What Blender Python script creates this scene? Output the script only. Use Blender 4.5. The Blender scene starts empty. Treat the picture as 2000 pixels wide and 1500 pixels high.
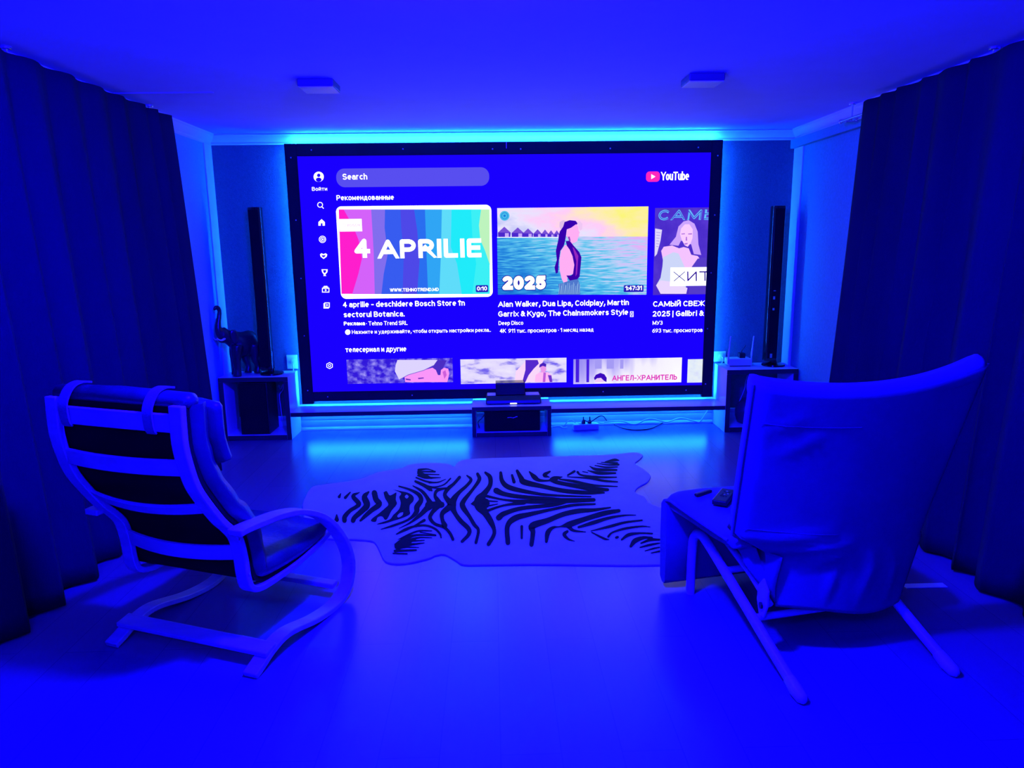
import bpy, bmesh, math, random
from mathutils import Vector, Matrix
from mathutils.geometry import tessellate_polygon
random.seed(7)
scn = bpy.context.scene
COL = scn.collection
PI = math.pi

# ------------------------------------------------------------------ camera
F_PX, PITCH, YAW, ROLL, EYE = 1388.57, .194, .0255, .0126, 1.56

def ray(u, v):
    u -= 1000; v -= 750
    a = u*math.cos(ROLL)-v*math.sin(ROLL); b = u*math.sin(ROLL)+v*math.cos(ROLL)
    x = a/F_PX; up = -b/F_PX
    yr = math.cos(PITCH)+up*math.sin(PITCH); z = -math.sin(PITCH)+up*math.cos(PITCH)
    return Vector((x*math.cos(YAW)+yr*math.sin(YAW), -x*math.sin(YAW)+yr*math.cos(YAW), z))

def at(u, v, ax, val):
    """point of the room seen at a photo pixel, on the plane axis=val"""
    d = ray(u, v); o = Vector((0, 0, EYE))
    return o+d*((val-o[ax])/d[ax])

cd = bpy.data.cameras.new('camera')
cam = bpy.data.objects.new('camera', cd); COL.objects.link(cam)
cd.sensor_width = 36; cd.lens = F_PX/2000*36; cd.clip_start = .05; cd.clip_end = 60
_f = ray(1000, 750).normalized(); _r = (ray(1001, 750)-ray(999, 750)).normalized(); _u = _r.cross(_f)
_m = Matrix((_r, _u, -_f)).transposed().to_4x4(); _m.translation = (0, 0, EYE)
cam.matrix_world = _m
scn.camera = cam

# ------------------------------------------------------------------ world, lamp, exposure
scn.view_settings.view_transform = 'Standard'
scn.view_settings.look = 'None'
scn.view_settings.exposure = 0
scn.view_settings.gamma = 1
scn.view_settings.use_curve_mapping = False
wd = bpy.data.worlds.new('world'); scn.world = wd; wd.use_nodes = True
wd.node_tree.nodes['Background'].inputs[0].default_value = (0, 0, .01, 1)
wd.node_tree.nodes['Background'].inputs[1].default_value = 1

def lamp(name, loc, power, color, radius):
    l = bpy.data.lights.new(name, 'POINT'); l.energy = power; l.color = color; l.shadow_soft_size = radius
    o = bpy.data.objects.new(name, l); COL.objects.link(o); o.location = loc
    return o
LAMP_COL = (.003, .0006, 1)
lamp('blue_ceiling_lamp', (-.15, 2.0, 2.34), 1300, LAMP_COL, .08)
lamp('blue_fill_lamp', (-.55, -.3, 2.1), 330, LAMP_COL, .16)  # unseen fill light added behind the camera for the chair backs
LED_COL = (.004, .10, 1.0)
LED_STR = 260

# ------------------------------------------------------------------ materials
def lin(c):
    return tuple((x/255/12.92 if x/255 <= .04045 else ((x/255+.055)/1.055)**2.4) for x in c[:3])

def mat(name, color, rough=.6, metal=0., bump=0., bscale=40., var=.12, vscale=6., stretch=None, coat=0., spec=.5):
    m = bpy.data.materials.new(name); m.use_nodes = True
    nt = m.node_tree; p = nt.nodes['Principled BSDF']
    p.inputs['Roughness'].default_value = rough; p.inputs['Metallic'].default_value = metal
    p.inputs['Specular IOR Level'].default_value = spec
    p.inputs['Coat Weight'].default_value = coat
    tc = nt.nodes.new('ShaderNodeTexCoord'); mp = nt.nodes.new('ShaderNodeMapping')
    nt.links.new(tc.outputs['Object'], mp.inputs['Vector'])
    if stretch: mp.inputs['Scale'].default_value = stretch
    n = nt.nodes.new('ShaderNodeTexNoise'); n.inputs['Scale'].default_value = vscale; n.inputs['Detail'].default_value = 4
    nt.links.new(mp.outputs['Vector'], n.inputs['Vector'])
    r = nt.nodes.new('ShaderNodeValToRGB')
    r.color_ramp.elements[0].position = .3; r.color_ramp.elements[1].position = .7
    r.color_ramp.elements[0].color = tuple(c*(1-var) for c in color)+(1,)
    r.color_ramp.elements[1].color = tuple(min(1, c*(1+var)) for c in color)+(1,)
    nt.links.new(n.outputs['Fac'], r.inputs['Fac']); nt.links.new(r.outputs['Color'], p.inputs['Base Color'])
    if bump:
        n2 = nt.nodes.new('ShaderNodeTexNoise'); n2.inputs['Scale'].default_value = bscale; n2.inputs['Detail'].default_value = 5
        nt.links.new(mp.outputs['Vector'], n2.inputs['Vector'])
        b = nt.nodes.new('ShaderNodeBump'); b.inputs['Strength'].default_value = bump; b.inputs['Distance'].default_value = .01
        nt.links.new(n2.outputs['Fac'], b.inputs['Height']); nt.links.new(b.outputs['Normal'], p.inputs['Normal'])
    return m

def emit(name, color, strength=1.):
    m = bpy.data.materials.new(name); m.use_nodes = True
    nt = m.node_tree; nt.nodes.clear()
    e = nt.nodes.new('ShaderNodeEmission'); e.inputs[0].default_value = tuple(color)+(1,); e.inputs[1].default_value = strength
    o = nt.nodes.new('ShaderNodeOutputMaterial'); nt.links.new(e.outputs[0], o.inputs[0])
    return m
_ec = {}
def px(r, g, b):
    """a flat colour shown by the projected picture"""
    k = (r, g, b)
    if k not in _ec: _ec[k] = emit('picture_%02x%02x%02x' % k, lin(k), 1.8 if min(k) > 226 else 1.0)
    return _ec[k]

def pic_noise(name, stops, scale=(3, 3), detail=5, grad=None, tex='noise', rot=0.):
    """a projected picture's texture: noise (plus a ramp across it) through a colour ramp"""
    m = bpy.data.materials.new(name); m.use_nodes = True
    nt = m.node_tree; nt.nodes.clear()
    uv = nt.nodes.new('ShaderNodeUVMap'); uv.uv_map = 'uv'
    mp = nt.nodes.new('ShaderNodeMapping'); mp.inputs['Scale'].default_value = (scale[0], scale[1], 1); mp.inputs['Rotation'].default_value = (0, 0, rot)
    nt.links.new(uv.outputs[0], mp.inputs[0])
    if tex == 'wave':
        t = nt.nodes.new('ShaderNodeTexWave'); t.inputs['Scale'].default_value = 1; t.inputs['Distortion'].default_value = 2.5; t.inputs['Detail'].default_value = 3
    else:
        t = nt.nodes.new('ShaderNodeTexNoise'); t.inputs['Scale'].default_value = 1; t.inputs['Detail'].default_value = detail
    nt.links.new(mp.outputs[0], t.inputs['Vector'])
    val = t.outputs['Fac']
    if grad:
        gu, gv, off, nm = grad
        s = nt.nodes.new('ShaderNodeSeparateXYZ'); nt.links.new(uv.outputs[0], s.inputs[0])
        def ma(op, a, b):
            x = nt.nodes.new('ShaderNodeMath'); x.operation = op
            for i, q in enumerate((a, b)):
                if hasattr(q, 'links'): nt.links.new(q, x.inputs[i])
                else: x.inputs[i].default_value = q
            return x.outputs[0]
        val = ma('ADD', ma('ADD', ma('MULTIPLY', s.outputs[0], gu), ma('MULTIPLY', s.outputs[1], gv)), ma('ADD', ma('MULTIPLY', val, nm), off))
    r = nt.nodes.new('ShaderNodeValToRGB')
    while len(r.color_ramp.elements) < len(stops): r.color_ramp.elements.new(.5)
    for e, (p, c) in zip(r.color_ramp.elements, stops):
        e.position = p; e.color = lin(c)+(1,)
    nt.links.new(val, r.inputs[0])
    e = nt.nodes.new('ShaderNodeEmission'); nt.links.new(r.outputs[0], e.inputs[0])
    o = nt.nodes.new('ShaderNodeOutputMaterial'); nt.links.new(e.outputs[0], o.inputs[0])
    return m

M = {}
M['ceiling'] = mat('ceiling_paint', (.52, .46, .88), .9, bump=.05, bscale=60, var=.02)
M['wall'] = mat('textured_wallpaper', (.06, .10, .115), .85, bump=.5, bscale=130, var=.1, vscale=60)
M['side_wall'] = mat('side_wallpaper', (.10, .42, .36), .85, bump=.4, bscale=130, var=.08, vscale=60)
M['side_wall_lit'] = mat('side_wallpaper_led_lit', (.22, .60, .85), .85, bump=.4, bscale=130, var=.08, vscale=60)  # same wallpaper as the right wall, LED light put into the paler colour
M['cornice'] = mat('white_plaster_cornice', (.8, .8, .8), .6, var=.02)
M['baseboard'] = mat('white_baseboard', (.6, .6, .62), .45, var=.04)
M['curtain'] = mat('heavy_curtain_cloth', (.013, .014, .029), .95, bump=.25, bscale=300, var=.15, vscale=3, stretch=(1, 1, .15), spec=.1)
M['metal'] = mat('brushed_metal', (.75, .75, .78), .3, metal=1, var=.05)
M['birch'] = mat('pale_bent_birch', (.62, .58, .52), .45, bump=.08, bscale=30, var=.1, vscale=4, stretch=(1, 6, 6))
M['mesh_back'] = mat('black_cushion_backing', (.005, .005, .006), .9, bump=.2, bscale=250, spec=.1)
M['leather'] = mat('dark_leather', (.034, .034, .058), .38, bump=.15, bscale=60, var=.2, vscale=8)
M['strap'] = mat('grey_webbing', (.25, .25, .27), .8, bump=.3, bscale=300)
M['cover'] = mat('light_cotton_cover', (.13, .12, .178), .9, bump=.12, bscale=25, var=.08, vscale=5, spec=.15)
M['piping'] = mat('dark_piping', (.17, .17, .2), .8)
M['bent_tube'] = mat('pale_lacquered_tube', (.6, .58, .56), .35, var=.05)
M['white_board'] = mat('pale_laminate_board', (.78, .74, .78), .2, var=.04)
M['dark_edge'] = mat('dark_board_edge', (.02, .02, .025), .5)
M['frame_black'] = mat('black_velvet_frame', (.012, .012, .015), .8, bump=.1, bscale=400, spec=.2)
M['black'] = mat('black_plastic', (.012, .012, .014), .4, var=.2)
M['gloss_black'] = mat('gloss_black', (.008, .008, .01), .12, var=.2)
M['cloth_black'] = mat('speaker_cloth', (.008, .008, .01), .9, bump=.3, bscale=500, spec=.1)
M['bronze'] = mat('dark_polished_bronze', (.03, .03, .035), .28, metal=.3, bump=.2, bscale=40, var=.3)
M['ivory'] = mat('ivory_white', (.8, .8, .8), .4)
M['white_plastic'] = mat('white_plastic', (.7, .7, .7), .4, var=.03)
M['grey_plastic'] = mat('grey_plastic', (.10, .10, .12), .5, var=.03)
M['hide'] = mat('pale_cowhide', (.56, .54, .56), .85, bump=.15, bscale=90, var=.06, vscale=5, spec=.15)
M['hide_dark'] = mat('black_hide_stripe', (.008, .008, .012), .85, bump=.2, bscale=120, spec=.1)
M['cable_dark'] = mat('black_cable', (.015, .015, .018), .5)
M['cable_light'] = mat('white_cable', (.7, .7, .7), .5)
M['led_wide'] = emit('wide_led_strip_light', LED_COL, LED_STR*.7)
M['led'] = emit('led_strip_light', LED_COL, LED_STR)
M['dark_vase'] = mat('dark_glazed_ceramic', (.05, .05, .06), .35)

def floor_mat():
    m = bpy.data.materials.new('laminate_planks'); m.use_nodes = True
    nt = m.node_tree; p = nt.nodes['Principled BSDF']; p.inputs['Specular IOR Level'].default_value = .45
    tc = nt.nodes.new('ShaderNodeTexCoord'); mp = nt.nodes.new('ShaderNodeMapping')
    mp.inputs['Rotation'].default_value = (0, 0, PI/2)
    nt.links.new(tc.outputs['Object'], mp.inputs[0])
    b = nt.nodes.new('ShaderNodeTexBrick')
    b.inputs['Color1'].default_value = (.15, .08, .21, 1); b.inputs['Color2'].default_value = (.138, .074, .194, 1); b.inputs['Mortar'].default_value = (.10, .055, .15, 1)
    b.inputs['Scale'].default_value = 1; b.inputs['Brick Width'].default_value = 1.3; b.inputs['Row Height'].default_value = .19
    b.inputs['Mortar Size'].default_value = .0016; b.inputs['Mortar Smooth'].default_value = .3
    nt.links.new(mp.outputs[0], b.inputs['Vector'])
    mp2 = nt.nodes.new('ShaderNodeMapping'); mp2.inputs['Scale'].default_value = (26, 1.4, 1)
    nt.links.new(tc.outputs['Object'], mp2.inputs[0])
    n = nt.nodes.new('ShaderNodeTexNoise'); n.inputs['Scale'].default_value = 2; n.inputs['Detail'].default_value = 6
    nt.links.new(mp2.outputs[0], n.inputs['Vector'])
    mx = nt.nodes.new('ShaderNodeMix'); mx.data_type = 'RGBA'; mx.blend_type = 'MULTIPLY'; mx.inputs[0].default_value = .10
    nt.links.new(b.outputs['Color'], mx.inputs[6]); nt.links.new(n.outputs['Fac'], mx.inputs[7])
    nt.links.new(mx.outputs[2], p.inputs['Base Color'])
    rr = nt.nodes.new('ShaderNodeMapRange'); rr.inputs['To Min'].default_value = .25; rr.inputs['To Max'].default_value = .27
    nt.links.new(n.outputs['Fac'], rr.inputs['Value']); nt.links.new(rr.outputs[0], p.inputs['Roughness'])
    return m
M['floor'] = floor_mat()

# ------------------------------------------------------------------ mesh helpers
def wloc(o):
    v = Vector((0, 0, 0))
    while o: v = v+o.location; o = o.parent
    return v

def smoothed(pts, n=6):
    """Catmull-Rom through the points"""
    pts = [Vector(p) for p in pts]; out = []
    q = [pts[0]*2-pts[1]]+pts+[pts[-1]*2-pts[-2]]
    for i in range(1, len(q)-2):
        a, b, c, d = q[i-1:i+3]
        for k in range(n):
            t = k/n
            out.append(.5*((2*b)+(c-a)*t+(2*a-5*b+4*c-d)*t*t+(3*b-a-3*c+d)*t**3))
    out.append(pts[-1])
    return out

class MB:
    def __init__(s): s.v = []; s.f = []; s.mi = []; s.mats = []; s.uv = None
    def midx(s, m):
        if m not in s.mats: s.mats.append(m)
        return s.mats.index(m)
    def add(s, verts, faces, m):
        o = len(s.v); k = s.midx(m)
        s.v += [Vector(p) for p in verts]; s.f += [tuple(i+o for i in f) for f in faces]; s.mi += [k]*len(faces)
        return s
    def box(s, x0, x1, y0, y1, z0, z1, m, mx=None):
        vs = [Vector((x, y, z)) for x in (x0, x1) for y in (y0, y1) for z in (z0, z1)]
        if mx: vs = [mx @ p for p in vs]
        return s.add(vs, [(0, 1, 3, 2), (4, 6, 7, 5), (0, 4, 5, 1), (2, 3, 7, 6), (0, 2, 6, 4), (1, 5, 7, 3)], m)
    def tube(s, pts, r, m, n=10, flat=1., up=Vector((0, 0, 1))):
        pts = [Vector(p) for p in pts]; vs = []; fs = []
        for i, p in enumerate(pts):
            t = (pts[min(i+1, len(pts)-1)]-pts[max(i-1, 0)]).normalized()
            a = t.cross(up)
            if a.length < 1e-3: a = t.cross(Vector((0, 1, 0)))
            a.normalize(); b = a.cross(t)
            rr = r[i] if isinstance(r, (list, tuple)) else r
            vs += [p+a*math.cos(2*PI*k/n)*rr+b*math.sin(2*PI*k/n)*rr*flat for k in range(n)]
        for i in range(len(pts)-1):
            fs += [(i*n+k, i*n+(k+1) % n, (i+1)*n+(k+1) % n, (i+1)*n+k) for k in range(n)]
        fs += [tuple(range(n-1, -1, -1)), tuple((len(pts)-1)*n+k for k in range(n))]
        return s.add(vs, fs, m)
    def lathe(s, c, prof, m, n=28, axis=2):
        c = Vector(c); vs = []; fs = []
        for r, h in prof:
            for k in range(n):
                d = [r*math.cos(2*PI*k/n), r*math.sin(2*PI*k/n), h]
                if axis == 1: d = [d[0], d[2], d[1]]
                if axis == 0: d = [d[2], d[0], d[1]]
                vs.append(c+Vector(d))
        for i in range(len(prof)-1):
            fs += [(i*n+k, i*n+(k+1) % n, (i+1)*n+(k+1) % n, (i+1)*n+k) for k in range(n)]
        fs += [tuple(range(n-1, -1, -1)), tuple((len(prof)-1)*n+k for k in range(n))]
        return s.add(vs, fs, m)
    def sweep(s, rings, m, closed_ring=True, caps=True):
        n = len(rings[0]); vs = [p for r in rings for p in r]; fs = []
        for i in range(len(rings)-1):
            for k in range(n if closed_ring else n-1):
                fs.append((i*n+k, i*n+(k+1) % n, (i+1)*n+(k+1) % n, (i+1)*n+k))
        if caps and closed_ring: fs += [tuple(range(n-1, -1, -1)), tuple((len(rings)-1)*n+k for k in range(n))]
        return s.add(vs, fs, m)
    def poly(s, pts3, m):
        tr = tessellate_polygon([[Vector(p) for p in pts3]])
        return s.add(pts3, [tuple(t) for t in tr], m)
    def build(s, name, parent=None, smooth=None, bevel=0., sub=0, solid=0.):
        me = bpy.data.meshes.new(name)
        off = wloc(parent) if parent else Vector((0, 0, 0))
        me.from_pydata([tuple(p-off) for p in s.v], [], s.f)
        for m in s.mats: me.materials.append(m)
        me.polygons.foreach_set('material_index', s.mi)
        if s.uv:
            x0, z0, x1, z1 = s.uv; l = me.uv_layers.new(name='uv')
            for lp in me.loops:
                p = s.v[lp.vertex_index]; l.data[lp.index].uv = ((p.x-x0)/(x1-x0), (p.z-z0)/(z1-z0))
        else:
            bm = bmesh.new(); bm.from_mesh(me); bmesh.ops.recalc_face_normals(bm, faces=bm.faces); bm.to_mesh(me); bm.free()
        me.update()
        o = bpy.data.objects.new(name, me); COL.objects.link(o)
        if parent: o.parent = parent
        if smooth is not None:
            me.shade_smooth()
            if smooth < 180: me.set_sharp_from_angle(angle=math.radians(smooth))
        if solid:
            x = o.modifiers.new('solid', 'SOLIDIFY'); x.thickness = solid; x.offset = 0
        if bevel:
            x = o.modifiers.new('bevel', 'BEVEL'); x.width = bevel; x.segments = 2; x.limit_method = 'ANGLE'; x.angle_limit = math.radians(50)
        if sub:
            x = o.modifiers.new('sub', 'SUBSURF'); x.levels = sub; x.render_levels = sub
        return o

def thing(name, label, cat, loc, group=None):
    o = bpy.data.objects.new(name, None); COL.objects.link(o); o.location = loc; o.empty_display_size = .1
    return tag(o, label, cat, group)
def tag(o, label, cat, group=None):
    o['label'] = label; o['category'] = cat
    if group: o['group'] = group
    return o
def struct(o): o['kind'] = 'structure'; return o

# ------------------------------------------------------------------ the room
D, XL, XR, H = 6.039, -2.25, 2.51, 2.45
Y0 = -1.6
T = .12
struct(MB().box(XL-T, XR+T, Y0-T, D+T, -.1, 0, M['floor']).build('floor'))
struct(MB().box(XL-T, XR+T, Y0-T, D+T, H, H+.1, M['ceiling']).build('ceiling'))
struct(MB().box(XL-T, XR+T, D, D+T, 0, H, M['wall']).build('wall_back'))
struct(MB().box(XL-T, XL, Y0, D, 0, H, M['side_wall_lit']).build('wall_left'))
struct(MB().box(XR, XR+T, Y0, D, 0, H, M['side_wall']).build('wall_right'))
struct(MB().box(XL-T, XR+T, Y0-T, Y0, 0, H, M['side_wall']).build('wall_front'))
# plaster cornice: profile (distance from wall, drop from ceiling)
CP = [(0, 0), (.062, 0), (.062, .010), (.052, .016), (.046, .030), (.034, .044), (.020, .056), (.014, .060), (.014, .070), (.006, .078), (0, .080)]
def cornice(p0, p1, inward):
    mb = MB(); a = Vector(p0); b = Vector(p1); n = Vector(inward)
    mb.sweep([[q+n*d+Vector((0, 0, H-h)) for d, h in CP] for q in (a, b)], M['cornice'])
    return mb
struct(cornice((XL, D, 0), (XR, D, 0), (0, -1, 0)).build('trim_1', smooth=35))
struct(cornice((XL, Y0, 0), (XL, D, 0), (1, 0, 0)).build('trim_2', smooth=35))
struct(cornice((XR, Y0, 0), (XR, D, 0), (-1, 0, 0)).build('trim_3', smooth=35))
# boxed beam under the right cornice and the narrow corner posts
struct(MB().box(XR-.045, XR, Y0, D, H-.148, H-.080, M['side_wall']).build('trim_4', bevel=.003))
struct(MB().box(XL, XL+.012, D-.15, D, 0, H-.080, M['cornice']).build('trim_5', bevel=.003))
struct(MB().box(XR-.012, XR, D-.17, D, 0, H-.148, M['cornice']).build('trim_6', bevel=.003))
BP = [(0, 0), (.036, 0), (.036, .006), (.030, .016), (.020, .024), (.014, .026), (.014, .078), (.009, .088), (.012, .092), (.012, .122), (0, .126)]
def base(p0, p1, inward, name):
    mb = MB(); n = Vector(inward)
    mb.sweep([[Vector(q)+n*d+Vector((0, 0, h)) for d, h in BP] for q in (p0, p1)], M['baseboard'])
    struct(mb.build(name, smooth=35))
base((XL, D, 0), (XR, D, 0), (0, -1, 0), 'baseboard_back')
base((XL, Y0, 0), (XL, D, 0), (1, 0, 0), 'baseboard_left')
base((XR, Y0, 0), (XR, D, 0), (-1, 0, 0), 'baseboard_right')
# hairline cover strip on the ceiling at the left
a, b = at(231, 185, 2, H), at(416, 180, 2, H)
struct(MB().box(a.x, b.x, a.y-.05, a.y-.042, H-.003, H, M['ceiling']).build('trim_7'))

# ------------------------------------------------------------------ curtains and rods
def curtain(xt, xb, y0, y1, sgn, label, seed):
    rnd = random.Random(seed)
    t = thing('curtain', label, 'curtain', (xb, (y0+y1)/2, .02))
    ys = []; ny = int((y1-y0)/.012); nz = 26
    # fold phase advances at an uneven rate, so the pleats differ in width
    ph = 0; phs = []; amp = []; w = .2; A = 1
    for j in range(ny+1):
        if j % 14 == 0: w = rnd.uniform(.15, .30); At = rnd.uniform(.55, 1.25)
        A += (At-A)*.12
        ph += 2*PI*.012/w; phs.append(ph); amp.append(A)
    mb = MB(); vs = []; fs = []
    for i in range(nz+1):
        k = i/nz; z = .018+(2.398-.018)*k
        for j in range(ny+1):
            y = y0+(y1-y0)*j/ny
            a = (.019+.035*(1-k)**.7)*amp[j]
            s = math.sin(phs[j]+.5*math.sin(1.3*y+2*k)*(1-k))
            s = math.copysign(abs(s)**.75, s)
            x = xb+(xt-xb)*k+a*s
            yy = y+.016*math.sin(2*phs[j])*(1-k*.5)
            if y1-y < .06: yy += .12*(1-k)**2*0
            vs.append((x, yy, z))
    for i in range(nz):
        for j in range(ny):
            q = i*(ny+1)+j; fs.append((q, q+1, q+ny+2, q+ny+1))
    mb.add(vs, fs, M['curtain']).build('cloth', t, smooth=180, solid=.004)
    return t
curtain(-2.055, -1.975, -1.2, 4.87, 1, 'dark full-length curtain along the left wall beside the bentwood chair', 3)
curtain(2.315, 2.20, -1.2, 4.59, -1, 'dark full-length curtain along the right wall behind the covered recliner', 11)

def rod(x, xs, y0, y1, zs, brackets, label):
    t = thing('curtain_rod', label, 'curtain rod', (x, y1, H))
    for xx, zz, yy in zip(xs, zs, (y1, y1-.10)):
        MB().tube([(xx, y0, zz), (xx, yy, zz)], .009, M['metal'], 10).build('pole', t, smooth=60)
        MB().lathe((xx, yy, zz), [(.009, 0), (.014, .003), (.015, .012), (.011, .03), (.006, .034)], M['metal'], 14, 1).build('finial', t, smooth=60)
    for yb in brackets:
        mb = MB().lathe((x, yb, H-.014), [(.022, 0), (.024, .004), (.024, .014)], M['metal'], 16)
        mb.box(x-.005, x+.005, yb-.006, yb+.006, zs[0]-.012, H-.012, M['metal'])
        mb.box(min(xs)-.012, max(xs)+.012, yb-.006, yb+.006, zs[0]-.018, zs[0]-.010, M['metal'])
        mb.build('bracket', t, bevel=.002)
    return t
rod(2.40, (2.372, 2.435), -1.2, 4.98, (2.345, 2.345), (4.90, 3.55, 1.9), 'double metal curtain rod hung from the ceiling at the right')
rod(-2.145, (-2.115, -2.178), -1.2, 4.88, (2.345, 2.345), (4.80, 3.45, 1.9), 'double metal curtain rod hung from the ceiling at the left')

# ------------------------------------------------------------------ ceiling panel lights
def panel(x0, x1, y0, y1, label):
    t = thing('ceiling_panel_light', label, 'ceiling light', ((x0+x1)/2, (y0+y1)/2, H), 'square ceiling panel lights')
    MB().box(x0, x1, y0, y1, H-.038, H, M['grey_plastic']).build('housing', t, bevel=.006)
    MB().box(x0+.006, x1-.006, y0+.006, y1-.006, H-.042, H-.036, M['white_plastic']).build('diffuser', t, bevel=.001)
panel(-1.035, -.84, 4.10, 4.29, 'square switched-off ceiling light on the left half of the ceiling')
panel(1.075, 1.27, 4.03, 4.21, 'square switched-off ceiling light on the right half of the ceiling')

# ------------------------------------------------------------------ screen
SY = 5.939
OX0, OX1, OZ0, OZ1 = -1.6295, 1.8721, .2505, 2.3625
IX0, IX1, IZ0, IZ1 = -1.534, 1.781, .354, 2.267
scr = thing('projection_screen', 'huge black-framed projection screen showing a video menu on the back wall', 'screen', (.12, SY, OZ0))
FY0, FY1 = SY-.012, SY+.028
MB().box(OX0, IX0, FY0, FY1, OZ0, OZ1, M['frame_black']).build('frame_rail', scr, bevel=.004)
MB().box(IX1, OX1, FY0, FY1, OZ0, OZ1, M['frame_black']).build('frame_rail', scr, bevel=.004)
MB().box(IX0, IX1, FY0, FY1, IZ1, OZ1, M['frame_black']).build('frame_rail', scr, bevel=.004)
MB().box(IX0, IX1, FY0, FY1, .274, IZ0, M['frame_black']).build('frame_rail', scr, bevel=.004)
for (u, v) in [(608, 293), (787, 291), (962, 291), (1017, 291), (1192, 290), (1364, 288), (568, 308), (578, 430), (588, 544), (594, 656), (601, 763),
               (1402, 304), (1396, 420), (1389, 533), (1382, 642), (1378, 750), (640, 775), (805, 772), (1178, 765), (1340, 762)]:
    p = at(u, v, 1, FY0)
    MB().lathe((p.x, FY0-.003, p.z), [(.003, 0), (.0055, .001), (.006, .003)], M['metal'], 10, 1).build('screw', scr, smooth=60)
p = at(989, 285, 1, FY0)
MB().tube([(p.x, FY0-.004, p.z-.018), (p.x, FY0-.004, p.z+.03)], .002, M['metal'], 6).build('cord', scr)
surf = MB().box(IX0-.02, IX1+.02, SY, SY+.006, IZ0-.02, IZ1+.02, px(25, 0, 255)).build('screen_surface', scr)
# light strips glued to the back of the frame, shining at the wall
def strip(x0, x1, z0, z1, parent, y=FY1):
    return MB().box(x0, x1, y, y+.012, z0, z1, M['led']).build('led_strip', parent)
strip(OX0+.012, OX0+.020, OZ0+.03, OZ1-.03, scr)
strip(OX1-.020, OX1-.012, OZ0+.03, OZ1-.03, scr)
strip(OX0+.03, OX1-.03, OZ1-.005, OZ1+.003, scr)
strip(OX0+.03, OX1-.03, .300, .306, scr)

# ---- the picture on the screen (flat, in layers half a millimetre apart)
def S(u, v, lay=1):
    p = at(u, v, 1, SY); return Vector((p.x, SY-.0005*lay, p.z))
def c3(u, v): return 540+u/4, 270+v/4
def c4(u, v): return 940+u/4, 270+v/4
def c5(u, v): return 540+u/4, 560+v/4
def c6(u, v): return 940+u/4, 560+v/4
def PG(mb, pts, m, lay, cf=None):
    mb.poly([S(*(cf(*p) if cf else p), lay) for p in pts], m)
def RC(mb, u0, v0, u1, v1, m, lay, cf=None, r=0.):
    """axis-aligned rectangle between two pixels, corner radius r metres"""
    a = S(*(cf(u0, v0) if cf else (u0, v0)), lay); b = S(*(cf(u1, v1) if cf else (u1, v1)), lay)
    return RR(mb, a.x, b.x, b.z, a.z, m, lay, r)
def RR(mb, x0, x1, z0, z1, m, lay, r=0.):
    y = SY-.0005*lay; pts = []
    if r <= 0: pts = [(x0, y, z0), (x1, y, z0), (x1, y, z1), (x0, y, z1)]
    else:
        for cx, cz, a0 in ((x1-r, z0+r, -90), (x1-r, z1-r, 0), (x0+r, z1-r, 90), (x0+r, z0+r, 180)):
            for k in range(9):
                a = math.radians(a0+k*11.25); pts.append((cx+r*math.cos(a), y, cz+r*math.sin(a)))
    mb.poly(pts, m); return x0, z0, x1, z1
def CI(mb, u, v, rpx, m, lay, cf=None, n=28, ry=None):
    u, v = cf(u, v) if cf else (u, v)
    PG(mb, [(u+rpx*math.cos(2*PI*k/n), v+(ry or rpx)*math.sin(2*PI*k/n)) for k in range(n)], m, lay)
def LN(mb, pts, w, m, lay, cf=None, closed=False):
    """a stroke of the given width (pixels)"""
    q = [Vector(cf(*p)) if cf else Vector(p) for p in pts]
    if closed: q = q+[q[0]]
    for a, b in zip(q, q[1:]):
        d = (b-a).normalized()*w/2; n = Vector((-d.y, d.x))
        PG(mb, [a-d+n, b+d+n, b+d-n, a-d-n], m, lay)
def RING(mb, u, v, r, w, m, lay, n=24, a0=0, a1=2*PI):
    for k in range(n):
        x, y = a0+(a1-a0)*k/n, a0+(a1-a0)*(k+1)/n
        PG(mb, [(u+(r-w/2)*math.cos(x), v+(r-w/2)*math.sin(x)), (u+(r+w/2)*math.cos(x), v+(r+w/2)*math.sin(x)),
                (u+(r+w/2)*math.cos(y), v+(r+w/2)*math.sin(y)), (u+(r-w/2)*math.cos(y), v+(r-w/2)*math.sin(y))], m, lay)
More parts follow.
